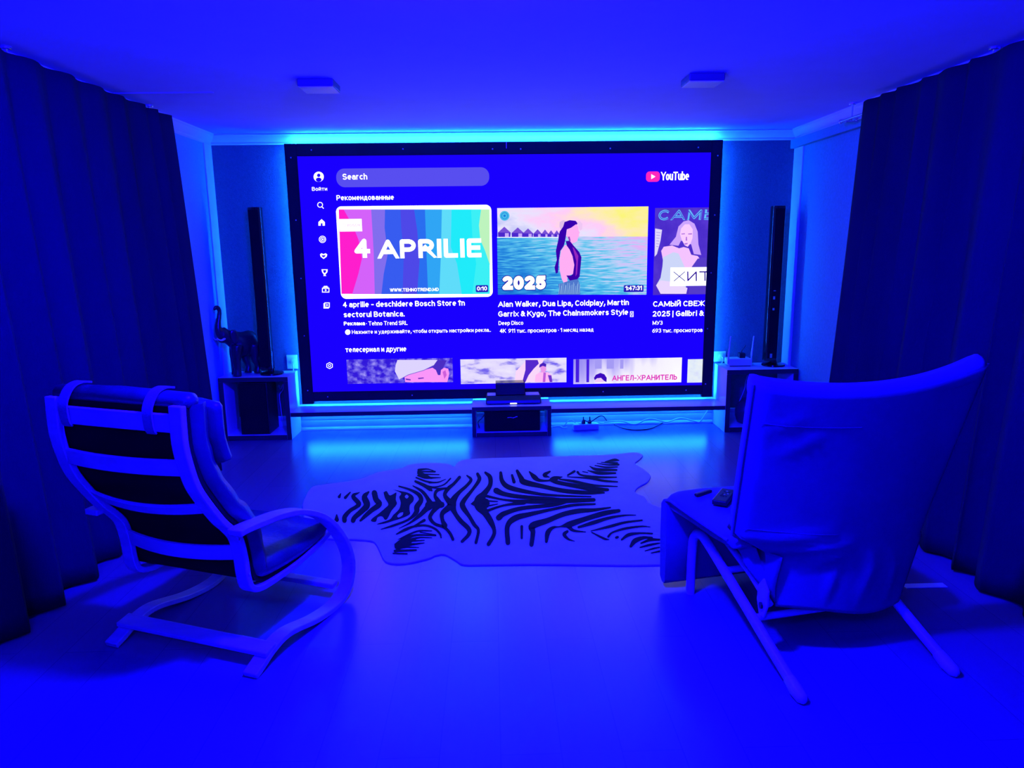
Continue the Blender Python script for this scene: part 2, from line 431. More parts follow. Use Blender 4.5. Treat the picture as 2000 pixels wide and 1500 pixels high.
# lettering: every character is drawn as pen strokes (centre lines on a grid, capitals 10 tall)
def AR(cx, cy, rx, ry, a0, a1):
    n = max(3, int(abs(a1-a0)/18))
    return [(cx+rx*math.cos(math.radians(a0+(a1-a0)*k/n)), cy+ry*math.sin(math.radians(a0+(a1-a0)*k/n))) for k in range(n+1)]
EL = lambda cx, cy, rx, ry: AR(cx, cy, rx, ry, 0, 360)
_st = [(0, 10.4), (0, 0)]; _sx = [(0, 7.2), (0, 0)]; _o = EL(2.6, 3.6, 2.6, 3.6)
GL = {
 'A': [[(0, 0), (4, 10), (8, 0)], [(1.4, 3), (6.6, 3)]],
 'B': [[(0, 5.2), (0, 10), (3.6, 10)]+AR(3.6, 7.6, 2.4, 2.4, 90, -90)+[(0, 5.2)], [(0, 5.2), (3.8, 5.2)]+AR(3.8, 2.6, 2.6, 2.6, 90, -90)+[(0, 0), (0, 5.2)]],
 'C': [AR(3.7, 5, 3.7, 5, 42, 318)], 'D': [[(0, 0), (0, 10), (3, 10)]+AR(3, 5, 4, 5, 90, -90)+[(0, 0)]],
 'E': [[(5.6, 10), (0, 10), (0, 0), (5.6, 0)], [(0, 5.2), (5, 5.2)]], 'G': [AR(3.8, 5, 3.8, 5, 42, 305)+[(7.3, 1.6), (7.3, 4.7), (4.2, 4.7)]],
 'H': [[(0, 0), (0, 10)], [(7, 0), (7, 10)], [(0, 5.2), (7, 5.2)]], 'I': [[(0, 0), (0, 10)]], 'K': [[(0, 0), (0, 10)], [(6.4, 10), (0, 3.6)], [(2.3, 6), (6.8, 0)]],
 'L': [[(0, 10), (0, 0), (5.4, 0)]], 'M': [[(0, 0), (0, 10), (4.4, 1), (8.8, 10), (8.8, 0)]], 'N': [[(0, 0), (0, 10), (7, 0), (7, 10)]], 'O': [EL(3.9, 5, 3.9, 5)],
 'P': [[(0, 0), (0, 10), (3.6, 10)]+AR(3.6, 7.2, 2.8, 2.8, 90, -90)+[(0, 4.4)]], 'R': [[(0, 0), (0, 10), (3.6, 10)]+AR(3.6, 7.3, 2.7, 2.7, 90, -90)+[(0, 4.6)], [(3.4, 4.6), (6.6, 0)]],
 'S': [AR(3.3, 7.5, 3, 2.5, 20, 270)+AR(3.3, 2.5, 3.2, 2.5, 90, -158)], 'T': [[(0, 10), (7.4, 10)], [(3.7, 10), (3.7, 0)]], 'U': [[(0, 10), (0, 3.2)]+AR(3.3, 3.3, 3.3, 3.3, 180, 360)+[(6.6, 10)]],
 'W': [[(0, 10), (2.6, 0), (5.2, 10), (7.8, 0), (10.4, 10)]], 'X': [[(0, 10), (7, 0)], [(7, 10), (0, 0)]], 'Y': [[(0, 10), (3.6, 4.4), (7.2, 10)], [(3.6, 4.4), (3.6, 0)]],
 'a': [[(.5, 5.4)]+AR(2.6, 5.2, 2.2, 2, 160, 0)+[(4.8, 0)], [(4.8, 4.2), (2.4, 4.2)]+AR(2.3, 2.1, 2.3, 2.1, 90, 270)+[(3.6, .3), (4.8, 1.6)]],
 'b': [_st, _o], 'c': [AR(2.7, 3.6, 2.7, 3.6, 48, 312)], 'd': [[(5.2, 10.4), (5.2, 0)], _o], 'e': [[(0, 3.7), (5.2, 3.7)]+AR(2.6, 3.6, 2.6, 3.6, 0, 308)],
 'g': [_o, [(5.2, 7.2), (5.2, -.8)]+AR(2.7, -.8, 2.5, 2, 0, -150)], 'h': [_st, [(0, 4.6)]+AR(2.4, 4.6, 2.4, 2.6, 180, 0)+[(4.8, 0)]], 'i': [_sx, [(0, 10), (0, 10.2)]],
 'î': [_sx, [(-1.5, 8.9), (0, 10.4), (1.5, 8.9)]], 'k': [_st, [(4.6, 7.2), (0, 2.8)], [(1.7, 4.4), (4.9, 0)]], 'l': [_st],
 'm': [_sx, [(0, 4.8)]+AR(2, 4.8, 2, 2.4, 180, 0)+[(4, 0)], [(4, 4.8)]+AR(6, 4.8, 2, 2.4, 180, 0)+[(8, 0)]], 'n': [_sx, [(0, 4.6)]+AR(2.4, 4.6, 2.4, 2.6, 180, 0)+[(4.8, 0)]],
 'o': [_o], 'p': [[(0, 7.2), (0, -2.8)], _o], 'r': [_sx, [(0, 4.6)]+AR(2.5, 4.6, 2.5, 2.6, 180, 75)], 's': [AR(2.4, 5.4, 2.2, 1.8, 20, 270)+AR(2.4, 1.8, 2.3, 1.8, 90, -158)],
 't': [[(1.5, 9.3), (1.5, 1.6)]+AR(3.1, 1.6, 1.6, 1.6, 180, 285), [(0, 7.1), (3.5, 7.1)]], 'u': [[(0, 7.2), (0, 2.5)]+AR(2.4, 2.5, 2.4, 2.5, 180, 360), [(4.8, 7.2), (4.8, 0)]],
 'w': [[(0, 7.2), (1.9, 0), (3.8, 7), (5.7, 0), (7.6, 7.2)]], 'x': [[(0, 7.2), (4.8, 0)], [(4.8, 7.2), (0, 0)]], 'y': [[(0, 7.2), (2.6, .3)], [(5.2, 7.2), (2.3, -1.7), (.5, -2.8)]],
 '0': [EL(2.8, 5, 2.8, 5)], '1': [[(0, 8.3), (2.6, 10), (2.6, 0)]], '2': [AR(2.8, 7.2, 2.7, 2.8, 170, -32)+[(0, 0), (5.8, 0)]], '3': [AR(2.7, 7.6, 2.5, 2.4, 165, -90)+AR(2.7, 2.6, 2.8, 2.6, 90, -165)],
 '4': [[(4.3, 0), (4.3, 10), (0, 3), (6, 3)]], '5': [[(5.2, 10), (1, 10), (.5, 5.4)]+AR(2.7, 3.2, 2.8, 3.2, 130, -158)], '6': [EL(2.8, 3.2, 2.8, 3.2), [(.1, 3.6), (1.2, 7.8), (4.4, 10)]], '7': [[(0, 10), (5.8, 10), (2, 0)]],
 '9': [EL(2.8, 6.8, 2.8, 3.2), [(5.5, 6.4), (4.4, 2.2), (1.2, 0)]], '&': [[(6.6, 0), (1.7, 6.6)]+AR(2.9, 8.1, 1.7, 1.9, 190, -40)+[(1.2, 4.6)]+AR(2.5, 2.5, 2.5, 2.5, 135, 300)+[(6, 5)]],
 '.': [[(0, 0), (0, .3)]], ',': [[(.3, .4), (-.3, -1.6)]], ':': [[(0, 1), (0, 1.3)], [(0, 6), (0, 6.3)]], '-': [[(0, 4.1), (3.2, 4.1)]], '·': [[(0, 4.4), (0, 4.7)]], '|': [[(0, 10.4), (0, -2.4)]],
 'в': [[(0, 3.8), (0, 7.2), (2.6, 7.2)]+AR(2.6, 5.5, 1.7, 1.7, 90, -90)+[(0, 3.8)], [(0, 3.8), (2.8, 3.8)]+AR(2.8, 1.9, 2, 1.9, 90, -90)+[(0, 0), (0, 3.8)]],
 'д': [[(0, -1.7), (0, .3), (5.8, .3), (5.8, -1.7)], [(.9, .3), (1.7, 7.2), (4.8, 7.2), (4.8, .3)]], 'ж': [[(3.8, 7.2), (3.8, 0)], [(.2, 7.2), (3.6, 3.6), (0, 0)], [(7.4, 7.2), (4, 3.6), (7.6, 0)]],
 'и': [[(0, 7.2), (0, 0), (4.8, 7.2), (4.8, 0)]], 'к': [_sx, [(4.6, 7.2), (.2, 3.6), (4.8, 0)]], 'л': [[(-.2, .1), (.7, .8), (1.4, 7.2), (4.8, 7.2), (4.8, 0)]], 'м': [[(0, 0), (0, 7.2), (3, 1.2), (6, 7.2), (6, 0)]],
 'н': [_sx, [(4.8, 7.2), (4.8, 0)], [(0, 3.8), (4.8, 3.8)]], 'п': [[(0, 0), (0, 7.2), (4.8, 7.2), (4.8, 0)]], 'т': [[(0, 7.2), (5, 7.2)], [(2.5, 7.2), (2.5, 0)]],
 'ь': [[(0, 7.2), (0, 0), (2.2, 0)]+AR(2.2, 2.2, 2, 2.2, -90, 90)+[(0, 4.4)]], 'ч': [[(0, 7.2), (0, 5)]+AR(1.8, 5, 1.8, 1.8, 180, 270)+[(4.6, 3.2)], [(4.6, 7.2), (4.6, 0)]],
 'б': [EL(2.6, 3.4, 2.6, 3.4), [(0, 3.6), (.5, 7.6), (1.8, 9.2), (4.8, 10.2)]], 'г': [[(0, 0), (0, 7.2), (3.8, 7.2)]], 'з': [AR(2, 5.4, 2, 1.8, 160, -90)+AR(2, 1.9, 2.3, 1.9, 90, -160)],
 'я': [[(4.6, 0), (4.6, 7.2), (2, 7.2)]+AR(2, 5.3, 1.9, 1.9, 90, 270)+[(4.6, 3.4)], [(2.4, 3.4), (0, 0)]], 'ц': [[(0, 7.2), (0, 0), (4.8, 0)], [(4.8, 7.2), (4.8, 0), (5.9, 0), (5.9, -1.8)]],
}
GL['ы'] = GL['ь']+[[(6, 7.2), (6, 0)]]; GL['й'] = GL['и']+[AR(2.4, 10, 1.4, 1.2, 180, 360)]
for a, b in zip('аеорсух', 'aeopcyx'): GL[a] = GL[b]
for a, b in zip('АВРСТНЕХКМО', 'ABPCTHEXKMO'): GL[a] = GL[b]
for a in 'илыьзжг': GL[a.upper()] = [[(x*1.3, y/.72) for x, y in st] for st in GL[a]]
GL['Й'] = GL['И']+[AR(3.1, 13, 1.6, 1.4, 180, 360)]; GL['У'] = [[(0, 10), (3.4, 3)], [(6.6, 10), (2.8, .8), (1, 0)]]
def TX(mb, s, u0, u1, vb, cap, m, lay=4, bold=.018, cf=None, shear=0., inset=None):
    """text from pixel u0 to u1 with its baseline at vb and capitals cap pixels tall"""
    if cf:
        (a0, b0), (a1, b1) = cf(u0, vb), cf(u1, vb); cap = cap/4
    else: a0, a1, b0 = u0, u1, vb
    P = S(a0, b0, lay); Q = S(a1, b0, lay); C = S(a0, b0-cap, lay)
    hz = C.z-P.z; w = hz*(.115+bold*1.9); ins = hz*(.115+(bold if inset is None else inset)*1.9)/2
    x = 0; run = []
    for ch in s:
        if ch == ' ': x += 3.4; continue
        g = GL[ch]; lo = min(p[0] for st in g for p in st); hi = max(p[0] for st in g for p in st)
        run += [[(x+p[0]-lo, p[1]) for p in st] for st in g]; x += hi-lo+2.6+bold*18
    lo = 0; hi = max(p[0] for st in run for p in st)
    kx = (Q.x-P.x-2*ins)/(hi-lo); kz = (hz-2*ins)/10; k = mb.midx(m)
    for st in run:
        q = []
        for p in st:
            v = Vector((P.x+ins+p[0]*kx+shear*p[1]*kz, P.z+ins+p[1]*kz))
            if not q or (v-q[-1]).length > 1e-5: q.append(v)
        if len(q) < 2: continue
        closed = (q[0]-q[-1]).length < 1e-4
        for i in range(len(q)-1):
            d = (q[i+1]-q[i]).normalized()*w/2; n = Vector((-d.y, d.x))
            slant = 2 if abs(d.x) > .15*abs(d.y) and abs(d.y) > .5*abs(d.x) else 1
            if len(q) > 4 and (q[i+1]-q[i]).length < .2*hz: slant = .1
            a = q[i]-d*slant if i == 0 and not closed else q[i]; b = q[i+1]+d*slant if i == len(q)-2 and not closed else q[i+1]
            lo = P.z if min(p[1] for p in st) > -.5 else -9; hi = P.z+hz if max(p[1] for p in st) < 10.1 else 99
            if slant == 2 and max(p[1] for p in st) < 7.3: hi = P.z+ins*2+7.2*kz
            mb.add([(c.x, P.y, min(hi, max(lo, c.y))) for c in (a-n, b-n, b+n, a+n)], [(0, 1, 2, 3)], m)
            if i or closed:
                c0 = q[i]; mb.add([(c0.x+w/2*math.cos(t*PI/4), P.y, c0.y+w/2*math.sin(t*PI/4)) for t in range(8)], [tuple(range(8))], m)
W = px(235, 230, 255); WW = px(255, 255, 255)
def sub(name): return lambda mb, label=None: fin(mb, name, label)
def fin(mb, name, label=None):
    o = mb.build(name, surf)
    if label: o['label'] = label
    return o
# search field, profile, logo, captions
mb = MB(); RC(mb, 463, 238, 1663, 371, px(88, 78, 240), 1, c3, r=.066); TX(mb, 'Search', 518, 710, 324, 46, WW, cf=c3, bold=.03); fin(mb, 'search_field', 'pale rounded search field reading Search')
mb = MB(); CI(mb, 330, 301, 10, W, 1, c3); CI(mb, 330, 290, 3.4, px(25, 0, 255), 2, c3); CI(mb, 330, 324, 5.6, px(25, 0, 255), 2, c3, ry=4.2); fin(mb, 'profile_icon')
def caption(s, u0, u1, vb, cap, cf, bold=.018, m=W):
    mb = MB(); TX(mb, s, u0, u1, vb, cap, m, 2, bold, cf); fin(mb, 'caption')
caption('Войти', 278, 397, 411, 30, c3)
caption('Рекомендованные', 470, 918, 485, 40, c3, .03, WW)
caption('4 aprilie - deschidere Bosch Store în', 520, 1472, 161, 42, c5, .03, WW)
caption('sectorul Botanica.', 527, 1002, 239, 42, c5, .03, WW)
caption('Реклама', 527, 692, 303, 30, c5, .045, WW)
caption('· Tehno Trend SRL', 702, 1025, 303, 32, c5)
mb = MB(); CI(mb, 557, 355, 5.2, W, 2, c5); CI(mb, 557, 355, 3.2, WW, 3, c5); fin(mb, 'menu_icon')
caption('Нажмите и удерживайте, чтобы открыть настройки рекла..', 590, 1675, 369, 30, c5)
caption('телесериал и другие', 540, 1015, 512, 40, c5, .022, WW)
caption('Alan Walker, Dua Lipa, Coldplay, Martin', 133, 1152, 158, 42, c6, .03, WW)
caption('Garrix & Kygo, The Chainsmokers Style', 133, 1146, 234, 42, c6, .03, WW)
mb = MB(); LN(mb, [(1164, 194), (1187, 194), (1187, 234), (1164, 234)], .9, W, 2, c6, True); LN(mb, [(1168, 200), (1183, 228)], .7, W, 2, c6); LN(mb, [(1183, 200), (1168, 228)], .7, W, 2, c6); fin(mb, 'caption')
caption('Deep Disco', 135, 328, 300, 31, c6)
caption('4K', 145, 192, 360, 31, c6, .03, WW)
caption('911 тыс. просмотров · 1 месяц назад', 212, 876, 360, 31, c6)
caption('САМЫЙ СВЕЖ', 1342, 1742, 156, 42, c6, .03, WW)
caption('2025 | Galibri &', 1338, 1736, 233, 42, c6, .03, WW)
caption('МУЗ', 1338, 1416, 298, 31, c6)
caption('693 тыс. просмотров', 1336, 1728, 359, 31, c6)
mb = MB()
RC(mb, 1288, 260, 1394, 340, px(255, 40, 190), 1, c4, r=.028); PG(mb, [(1328, 281), (1360, 300), (1328, 319)], WW, 2, c4)
TX(mb, 'YouTube', 1404, 1622, 329, 66, W, 2, .022, c4); fin(mb, 'logo', 'pink play badge with white lettering')
# side menu
def icon(fn): mb = MB(); fn(mb); fin(mb, 'menu_icon')
icon(lambda b: (RING(b, 625.2, 400, 4.8, 1.5, W, 1), LN(b, [(628.6, 403.6), (631.6, 406.8)], 1.6, W, 1)))
icon(lambda b: PG(b, [(328, 655), (353, 632), (378, 655), (378, 683), (360, 683), (360, 664), (346, 664), (346, 683), (328, 683)], WW, 1, c3))
icon(lambda b: (RING(b, 629.8, 467.5, 6.4, 1.2, W, 1), RING(b, 629.8, 467.5, 4, 1, W, 1), PG(b, [(628.3, 465), (632.6, 467.5), (628.3, 470)], W, 1)))
icon(lambda b: (PG(b, [(340, 908), (352, 898), (368, 906), (384, 898), (397, 908), (392, 926), (368, 943), (345, 926)], W, 1, c3), PG(b, [(352, 914), (368, 914), (384, 912), (380, 924), (368, 932), (356, 924)], px(60, 30, 245), 2, c3)))
icon(lambda b: (PG(b, [(352, 1024), (400, 1024), (398, 1046), (384, 1062), (382, 1068), (390, 1076), (366, 1076), (370, 1068), (368, 1062), (356, 1046)], W, 1, c3), PG(b, [(364, 1030), (389, 1030), (387, 1044), (376, 1056), (366, 1044)], px(25, 0, 255), 2, c3)))
icon(lambda b: (LN(b, [(359, 1172), (410, 1172), (410, 1202), (359, 1202)], 1.6, W, 1, c3, True), LN(b, [(366, 1163), (403, 1163)], 1.3, W, 1, c3), LN(b, [(373, 1156), (396, 1156)], 1.2, W, 1, c3), PG(b, [(379, 1178), (395, 1187), (379, 1196)], W, 1, c3)))
icon(lambda b: (LN(b, [(378, 1286), (413, 1286), (413, 1320), (378, 1320)], 1.6, W, 1, c3, True), LN(b, [(371, 1292), (371, 1327), (406, 1327)], 1.5, W, 1, c3), PG(b, [(390, 1294), (405, 1303), (390, 1312)], W, 1, c3)))
icon(lambda b: (LN(b, [(415, 592), (437, 604), (437, 628), (415, 640), (393, 628), (393, 604)], 1.2, W, 1, c5, True), RING(b, 643.8, 714, 2.3, 1, W, 1)))
# thumbnail: colour bands
mb = MB()
RC(mb, 463, 533, 1690, 1238, WW, 1, c3, r=.045)
PG(mb, [(486, 556), (760, 556), (770, 1216), (508, 1216)], px(255, 30, 205), 2, c3)
bands = [([(525, 553), (600, 690), (640, 790), (650, 830), (668, 940), (640, 1060), (592, 1218)], (212, 98, 250)),
         ([(740, 553), (752, 760), (760, 900), (768, 1218)], (130, 110, 238)), ([(848, 553), (845, 700), (870, 900), (838, 1060), (820, 1218)], (55, 92, 240)),
         ([(968, 553), (975, 700), (995, 900), (985, 1218)], (78, 72, 232)), ([(1075, 553), (1100, 720), (1118, 960), (1098, 1218)], (42, 110, 240)),
         ([(1160, 553), (1172, 900), (1185, 1218)], (48, 165, 245)), ([(1292, 553), (1285, 900), (1272, 1218)], (95, 220, 250)),
         ([(1368, 553), (1362, 850), (1410, 980), (1448, 1218)], (32, 235, 250)), ([(1520, 553), (1530, 760), (1560, 980), (1530, 1218)], (60, 240, 246)),
         ([(1598, 553), (1582, 680), (1592, 790), (1630, 880), (1668, 990)], (190, 244, 190))]
for i, (edge, c) in enumerate(bands):
    PG(mb, [(u, 556 if v == 553 else v) for u, v in edge]+([(1667, 1216)] if edge[-1][1] > 1200 else [])+[(1664, 556)], px(*c), 2.2+.25*i, c3)
RC(mb, 490, 632, 670, 727, WW, 4, c3); RING(mb, *c3(527, 681), 3, .8, px(225, 190, 245), 5); TX(mb, 'BOSCH', 556, 652, 690, 20, px(205, 120, 225), 5, .03, c3)
TX(mb, '4', 612, 734, 935, 150, WW, 6, .06, c3); TX(mb, 'APRILIE', 802, 1602, 940, 148, WW, 6, .06, c3)
TX(mb, 'WWW.TEHNOTREND.MD', 888, 1268, 1199, 26, WW, 5, .03, c3)
RC(mb, 1556, 1148, 1655, 1202, px(40, 35, 190), 5, c3, r=.01); TX(mb, '0:10', 1567, 1645, 1190, 32, WW, 6, .035, c3)
fin(mb, 'video_thumbnail', 'white-outlined thumbnail of pink to cyan bands reading 4 APRILIE')
# thumbnail: beach
M['p_sky'] = pic_noise('picture_sky', [(0, (110, 110, 235)), (.25, (175, 185, 245)), (.45, (232, 228, 255)), (.62, (255, 205, 250)), (.8, (255, 235, 190)), (1, (252, 246, 120))], (4, 5), 6, (.5, .3, -.28, .85))
M['p_sea'] = pic_noise('picture_sea', [(0, (15, 95, 205)), (.25, (40, 140, 225)), (.45, (90, 200, 240)), (.62, (190, 210, 250)), (.8, (225, 175, 250)), (1, (255, 190, 240))], (9, 60), 6, (.42, .35, -.42, 1.05))
mb = MB()
mb.uv = RC(mb, 124, 546, 1300, 775, M['p_sky'], 1, c4)
PG(mb, [(124, 770), (1300, 768), (1290, 1222), (130, 1222)], M['p_sea'], 2, c4)
a = S(*c4(124, 546)); b = S(*c4(1290, 1222)); mb.uv = (a.x, b.z, b.x, a.z)
hut = px(75, 40, 205); hut2 = px(200, 170, 250)
for u, w, h in ((180, 100, 84), (285, 96, 78), (365, 82, 70), (440, 66, 64), (498, 54, 62), (545, 46, 56), (590, 44, 56)):
    PG(mb, [(u, 775-h), (u+w*.5, 775-h*.45), (u-w*.5, 775-h*.45)], px(120, 80, 215), 3, c4)
    PG(mb, [(u-w*.48, 776), (u-w*.5, 775-h*.45), (u+w*.5, 775-h*.45), (u+w*.45, 776)], hut, 3, c4)
    PG(mb, [(u+w*.05, 772), (u+w*.05, 775-h*.4), (u+w*.35, 775-h*.4), (u+w*.35, 772)], hut2, 4, c4)
LN(mb, [(126, 774), (600, 774)], 1.2, px(235, 230, 255), 5, c4)
CI(mb, 182, 606, 9.5, px(70, 190, 235), 3, c4); RING(mb, *c4(182, 606), 6, 1, px(30, 110, 220), 4); CI(mb, 182, 606, 2.2, px(30, 110, 220), 4, c4)
skin = px(255, 175, 245); hair = px(55, 0, 175); dress = px(60, 0, 170)
PG(mb, [(612, 655), (640, 640), (665, 650), (650, 700), (620, 712), (610, 690)], px(225, 190, 235), 4, c4)
PG(mb, [(640, 690), (650, 655), (690, 640), (735, 645), (755, 662), (735, 690), (700, 700), (668, 712), (662, 760), (655, 800), (645, 840), (618, 880), (605, 960), (600, 1050), (582, 1058), (572, 1010), (590, 950), (582, 880), (600, 800), (612, 730)], hair, 5, c4)
PG(mb, [(670, 715), (700, 700), (740, 672), (756, 690), (760, 720), (770, 738), (762, 750), (764, 765), (755, 775), (752, 800), (728, 818), (712, 818), (716, 840), (690, 830), (682, 790), (665, 760)], skin, 6, c4)
PG(mb, [(745, 655), (770, 648), (790, 668), (788, 710), (772, 722), (762, 700), (756, 676)], px(240, 200, 245), 7, c4)
PG(mb, [(676, 770), (690, 768), (698, 800), (688, 812)], px(150, 60, 200), 7, c4)
PG(mb, [(622, 880), (650, 838), (690, 830), (712, 850), (735, 930), (728, 1010), (718, 1060), (690, 1070), (672, 1090), (674, 1130), (648, 1138), (628, 1100), (612, 1030), (610, 950)], skin, 6, c4)
PG(mb, [(660, 805), (690, 800), (720, 838), (766, 890), (782, 930), (776, 1000), (768, 1080), (742, 1112), (690, 1112), (664, 1072), (700, 1072), (716, 1060), (726, 990), (712, 920), (690, 870), (668, 840)], dress, 7, c4)
PG(mb, [(712, 850), (724, 858), (758, 920), (748, 1060), (736, 1080), (742, 960)], px(150, 40, 190), 8, c4)
PG(mb, [(600, 1140), (640, 1128), (690, 1112), (756, 1100), (770, 1150), (772, 1222), (600, 1222), (608, 1180)], px(80, 120, 205), 8, c4)
for k in range(16):
    u = 605+k*10.5; LN(mb, [(u, 1215), (u+8+4*math.sin(k*2.1), 1140+14*math.sin(k*1.7))], .8, px(150, 190, 235), 9, c4)
TX(mb, '2025', 158, 510, 1192, 122, px(40, 30, 170), 9, .14, c4, inset=.14); TX(mb, '2025', 158, 510, 1192, 122, WW, 10, .08, c4, inset=.14)
RC(mb, 1113, 1148, 1267, 1200, px(40, 30, 190), 4, c4, r=.008); TX(mb, '1:47:31', 1126, 1254, 1188, 34, WW, 5, .035, c4)
fin(mb, 'video_thumbnail', 'beach thumbnail of a person in the sea reading 2025')
# thumbnail: portrait, cut by the frame
mb = MB()
mb.uv = RC(mb, 1358, 545, 1830, 1218, pic_noise('picture_violet', [(0, (60, 25, 190)), (.5, (78, 48, 205)), (1, (105, 70, 225))], (4, 5), 5), 1, c4)
TX(mb, 'САМЫ', 1380, 1835, 642, 82, px(100, 190, 255), 2, .055, c4, shear=.12, inset=.055); TX(mb, 'САМЫ', 1380, 1835, 642, 82, px(70, 60, 215), 3, -.022, c4, shear=.12, inset=.055)
hl = px(205, 165, 255)
PG(mb, [(1580, 650), (1620, 640), (1665, 668), (1690, 730), (1696, 830), (1718, 912), (1660, 905), (1640, 830), (1560, 800), (1540, 840), (1470, 832), (1520, 770), (1540, 690)], hl, 4, c4)
PG(mb, [(1560, 705), (1590, 672), (1625, 672), (1652, 712), (1650, 780), (1635, 820), (1612, 848), (1588, 836), (1564, 790), (1552, 750)], px(250, 205, 255), 5, c4)
for q in ([(1562, 745), (1590, 742), (1590, 750), (1564, 752)], [(1615, 745), (1646, 742), (1644, 752), (1616, 752)], [(1584, 822), (1612, 818), (1610, 828), (1590, 832)], [(1598, 770), (1606, 770), (1608, 800), (1596, 800)]): PG(mb, q, px(175, 110, 225), 6, c4)
PG(mb, [(1405, 880), (1425, 848), (1490, 838), (1545, 860), (1580, 850), (1620, 860), (1640, 910), (1690, 920), (1720, 960), (1700, 1010), (1500, 1010), (1420, 960)], px(245, 195, 255), 4, c4)
PG(mb, [(1420, 930), (1500, 890), (1540, 900), (1590, 1010), (1600, 1200), (1400, 1215), (1365, 1150), (1400, 1090), (1415, 1000)], px(205, 215, 250), 6, c4)
PG(mb, [(1640, 1010), (1690, 940), (1760, 930), (1760, 1215), (1620, 1215)], px(85, 60, 200), 6, c4)
PG(mb, [(1358, 705), (1412, 715), (1400, 800), (1372, 905), (1354, 925)], px(225, 215, 255), 4, c4)
for k in range(6): LN(mb, [(1368, 735+k*22), (1398-k*3, 738+k*22)], .9, px(150, 130, 225), 5, c4)
PG(mb, [(1365, 1150), (1400, 1110), (1480, 1120), (1610, 1170), (1600, 1215), (1400, 1215)], px(235, 215, 255), 7, c4)
RC(mb, 1478, 1010, 1830, 1150, px(240, 245, 255), 8, c4); TX(mb, 'ХИТ', 1505, 1790, 1118, 76, px(45, 10, 150), 9, .01, c4, shear=-.05)
fin(mb, 'video_thumbnail', 'cut-off portrait thumbnail of a person with long fair hair')
# second row
mb = MB(); mb.uv = RC(mb, 546, 570, 1380, 745, pic_noise('picture_foliage', [(0, (30, 5, 215)), (.42, (55, 30, 220)), (.55, (110, 95, 235)), (.68, (160, 150, 250)), (1, (190, 180, 255))], (14, 4), 3), 1, c5)
PG(mb, [(1000, 700), (1100, 668), (1225, 630), (1265, 655), (1290, 690), (1300, 745), (1006, 745)], px(250, 150, 250), 2, c5)
PG(mb, [(1215, 630), (1250, 572), (1330, 575), (1300, 640), (1288, 690), (1262, 690), (1245, 650)], px(75, 45, 195), 3, c5)
PG(mb, [(1285, 650), (1310, 632), (1342, 640), (1350, 680), (1335, 745), (1298, 745), (1280, 700)], px(250, 150, 245), 4, c5)
PG(mb, [(1298, 665), (1320, 652), (1330, 690), (1312, 720)], px(205, 95, 220), 5, c5)
PG(mb, [(925, 660), (932, 610), (945, 572), (1258, 572), (1225, 618), (1150, 655), (1030, 690), (960, 728)], px(222, 212, 255), 4, c5)
LN(mb, [(960, 726), (1030, 688), (1150, 653), (1225, 616)], 1.2, px(120, 90, 215), 5, c5)
for q in ([(1010, 716), (1048, 722), (1050, 732), (1012, 728)], [(1105, 712), (1150, 708), (1152, 716), (1110, 722)]): PG(mb, q, px(110, 50, 190), 5, c5)
fin(mb, 'video_thumbnail', 'thumbnail of a person in a pale flat cap')
mb = MB(); a = S(*c5(1436, 568)); b = S(*c6(665, 746))
mb.uv = RR(mb, a.x, b.x, b.z, a.z, pic_noise('picture_clouds', [(0, (70, 40, 220)), (.36, (120, 105, 240)), (.47, (225, 215, 255)), (1, (255, 252, 255))], (5, 3), 4), 1)
PG(mb, [(270, 660), (330, 600), (350, 568), (490, 568), (475, 600), (455, 660), (420, 745), (260, 745)], px(250, 215, 250), 2, c6)
PG(mb, [(345, 572), (440, 572), (450, 600), (410, 640), (370, 690), (345, 745), (320, 745), (345, 650)], px(85, 40, 205), 3, c6)
PG(mb, [(418, 745), (424, 690), (455, 668), (520, 668), (548, 690), (556, 745)], px(255, 185, 245), 4, c6)
PG(mb, [(458, 625), (480, 600), (505, 612), (508, 650), (492, 672), (470, 670)], px(235, 150, 235), 4, c6)
PG(mb, [(452, 632), (456, 608), (482, 592), (508, 604), (506, 626), (480, 618)], px(70, 30, 190), 5, c6)
PG(mb, [(486, 668), (505, 672), (500, 745), (480, 745)], px(190, 90, 220), 5, c6); PG(mb, [(520, 690), (548, 692), (556, 745), (535, 745)], px(110, 50, 205), 5, c6)
fin(mb, 'video_thumbnail', 'pale thumbnail of a bare-chested person before a tower')
mb = MB(); mb.uv = RC(mb, 720, 567, 1562, 746, pic_noise('picture_drape', [(0, (120, 105, 240)), (.4, (190, 180, 252)), (.6, (245, 240, 255)), (1, (255, 255, 255))], (6, .3), 2, (.5, -.25, .05, .8)), 1, c6)
for u0, u1 in ((738, 764), (822, 842)): RC(mb, u0, 567, u1, 746, px(70, 30, 225), 2, c6)
for u0, u1 in ((888, 940), (980, 1035), (1085, 1110)): RC(mb, u0, 567, u1, 640, px(165, 155, 245), 2, c6)
PG(mb, [(880, 712), (895, 688), (930, 673), (962, 684), (980, 712), (978, 745), (958, 735), (935, 712), (905, 715), (886, 730)], px(60, 10, 190), 3, c6)
PG(mb, [(890, 730), (915, 714), (938, 715), (958, 738), (960, 745), (888, 745)], px(240, 200, 250), 3, c6)
TX(mb, 'АНГЕЛ-ХРАНИТЕЛЬ', 1022, 1528, 735, 42, px(225, 30, 190), 4, .035, c6)
fin(mb, 'video_thumbnail', 'white thumbnail with magenta Cyrillic title')
mb = MB(); mb.uv = RC(mb, 1614, 567, 1800, 746, pic_noise('picture_pale', [(0, (200, 180, 250)), (.45, (225, 235, 250)), (1, (250, 250, 240))], (3, 4), 4), 1, c6)
fin(mb, 'video_thumbnail', 'narrow pale thumbnail cut off by the frame')

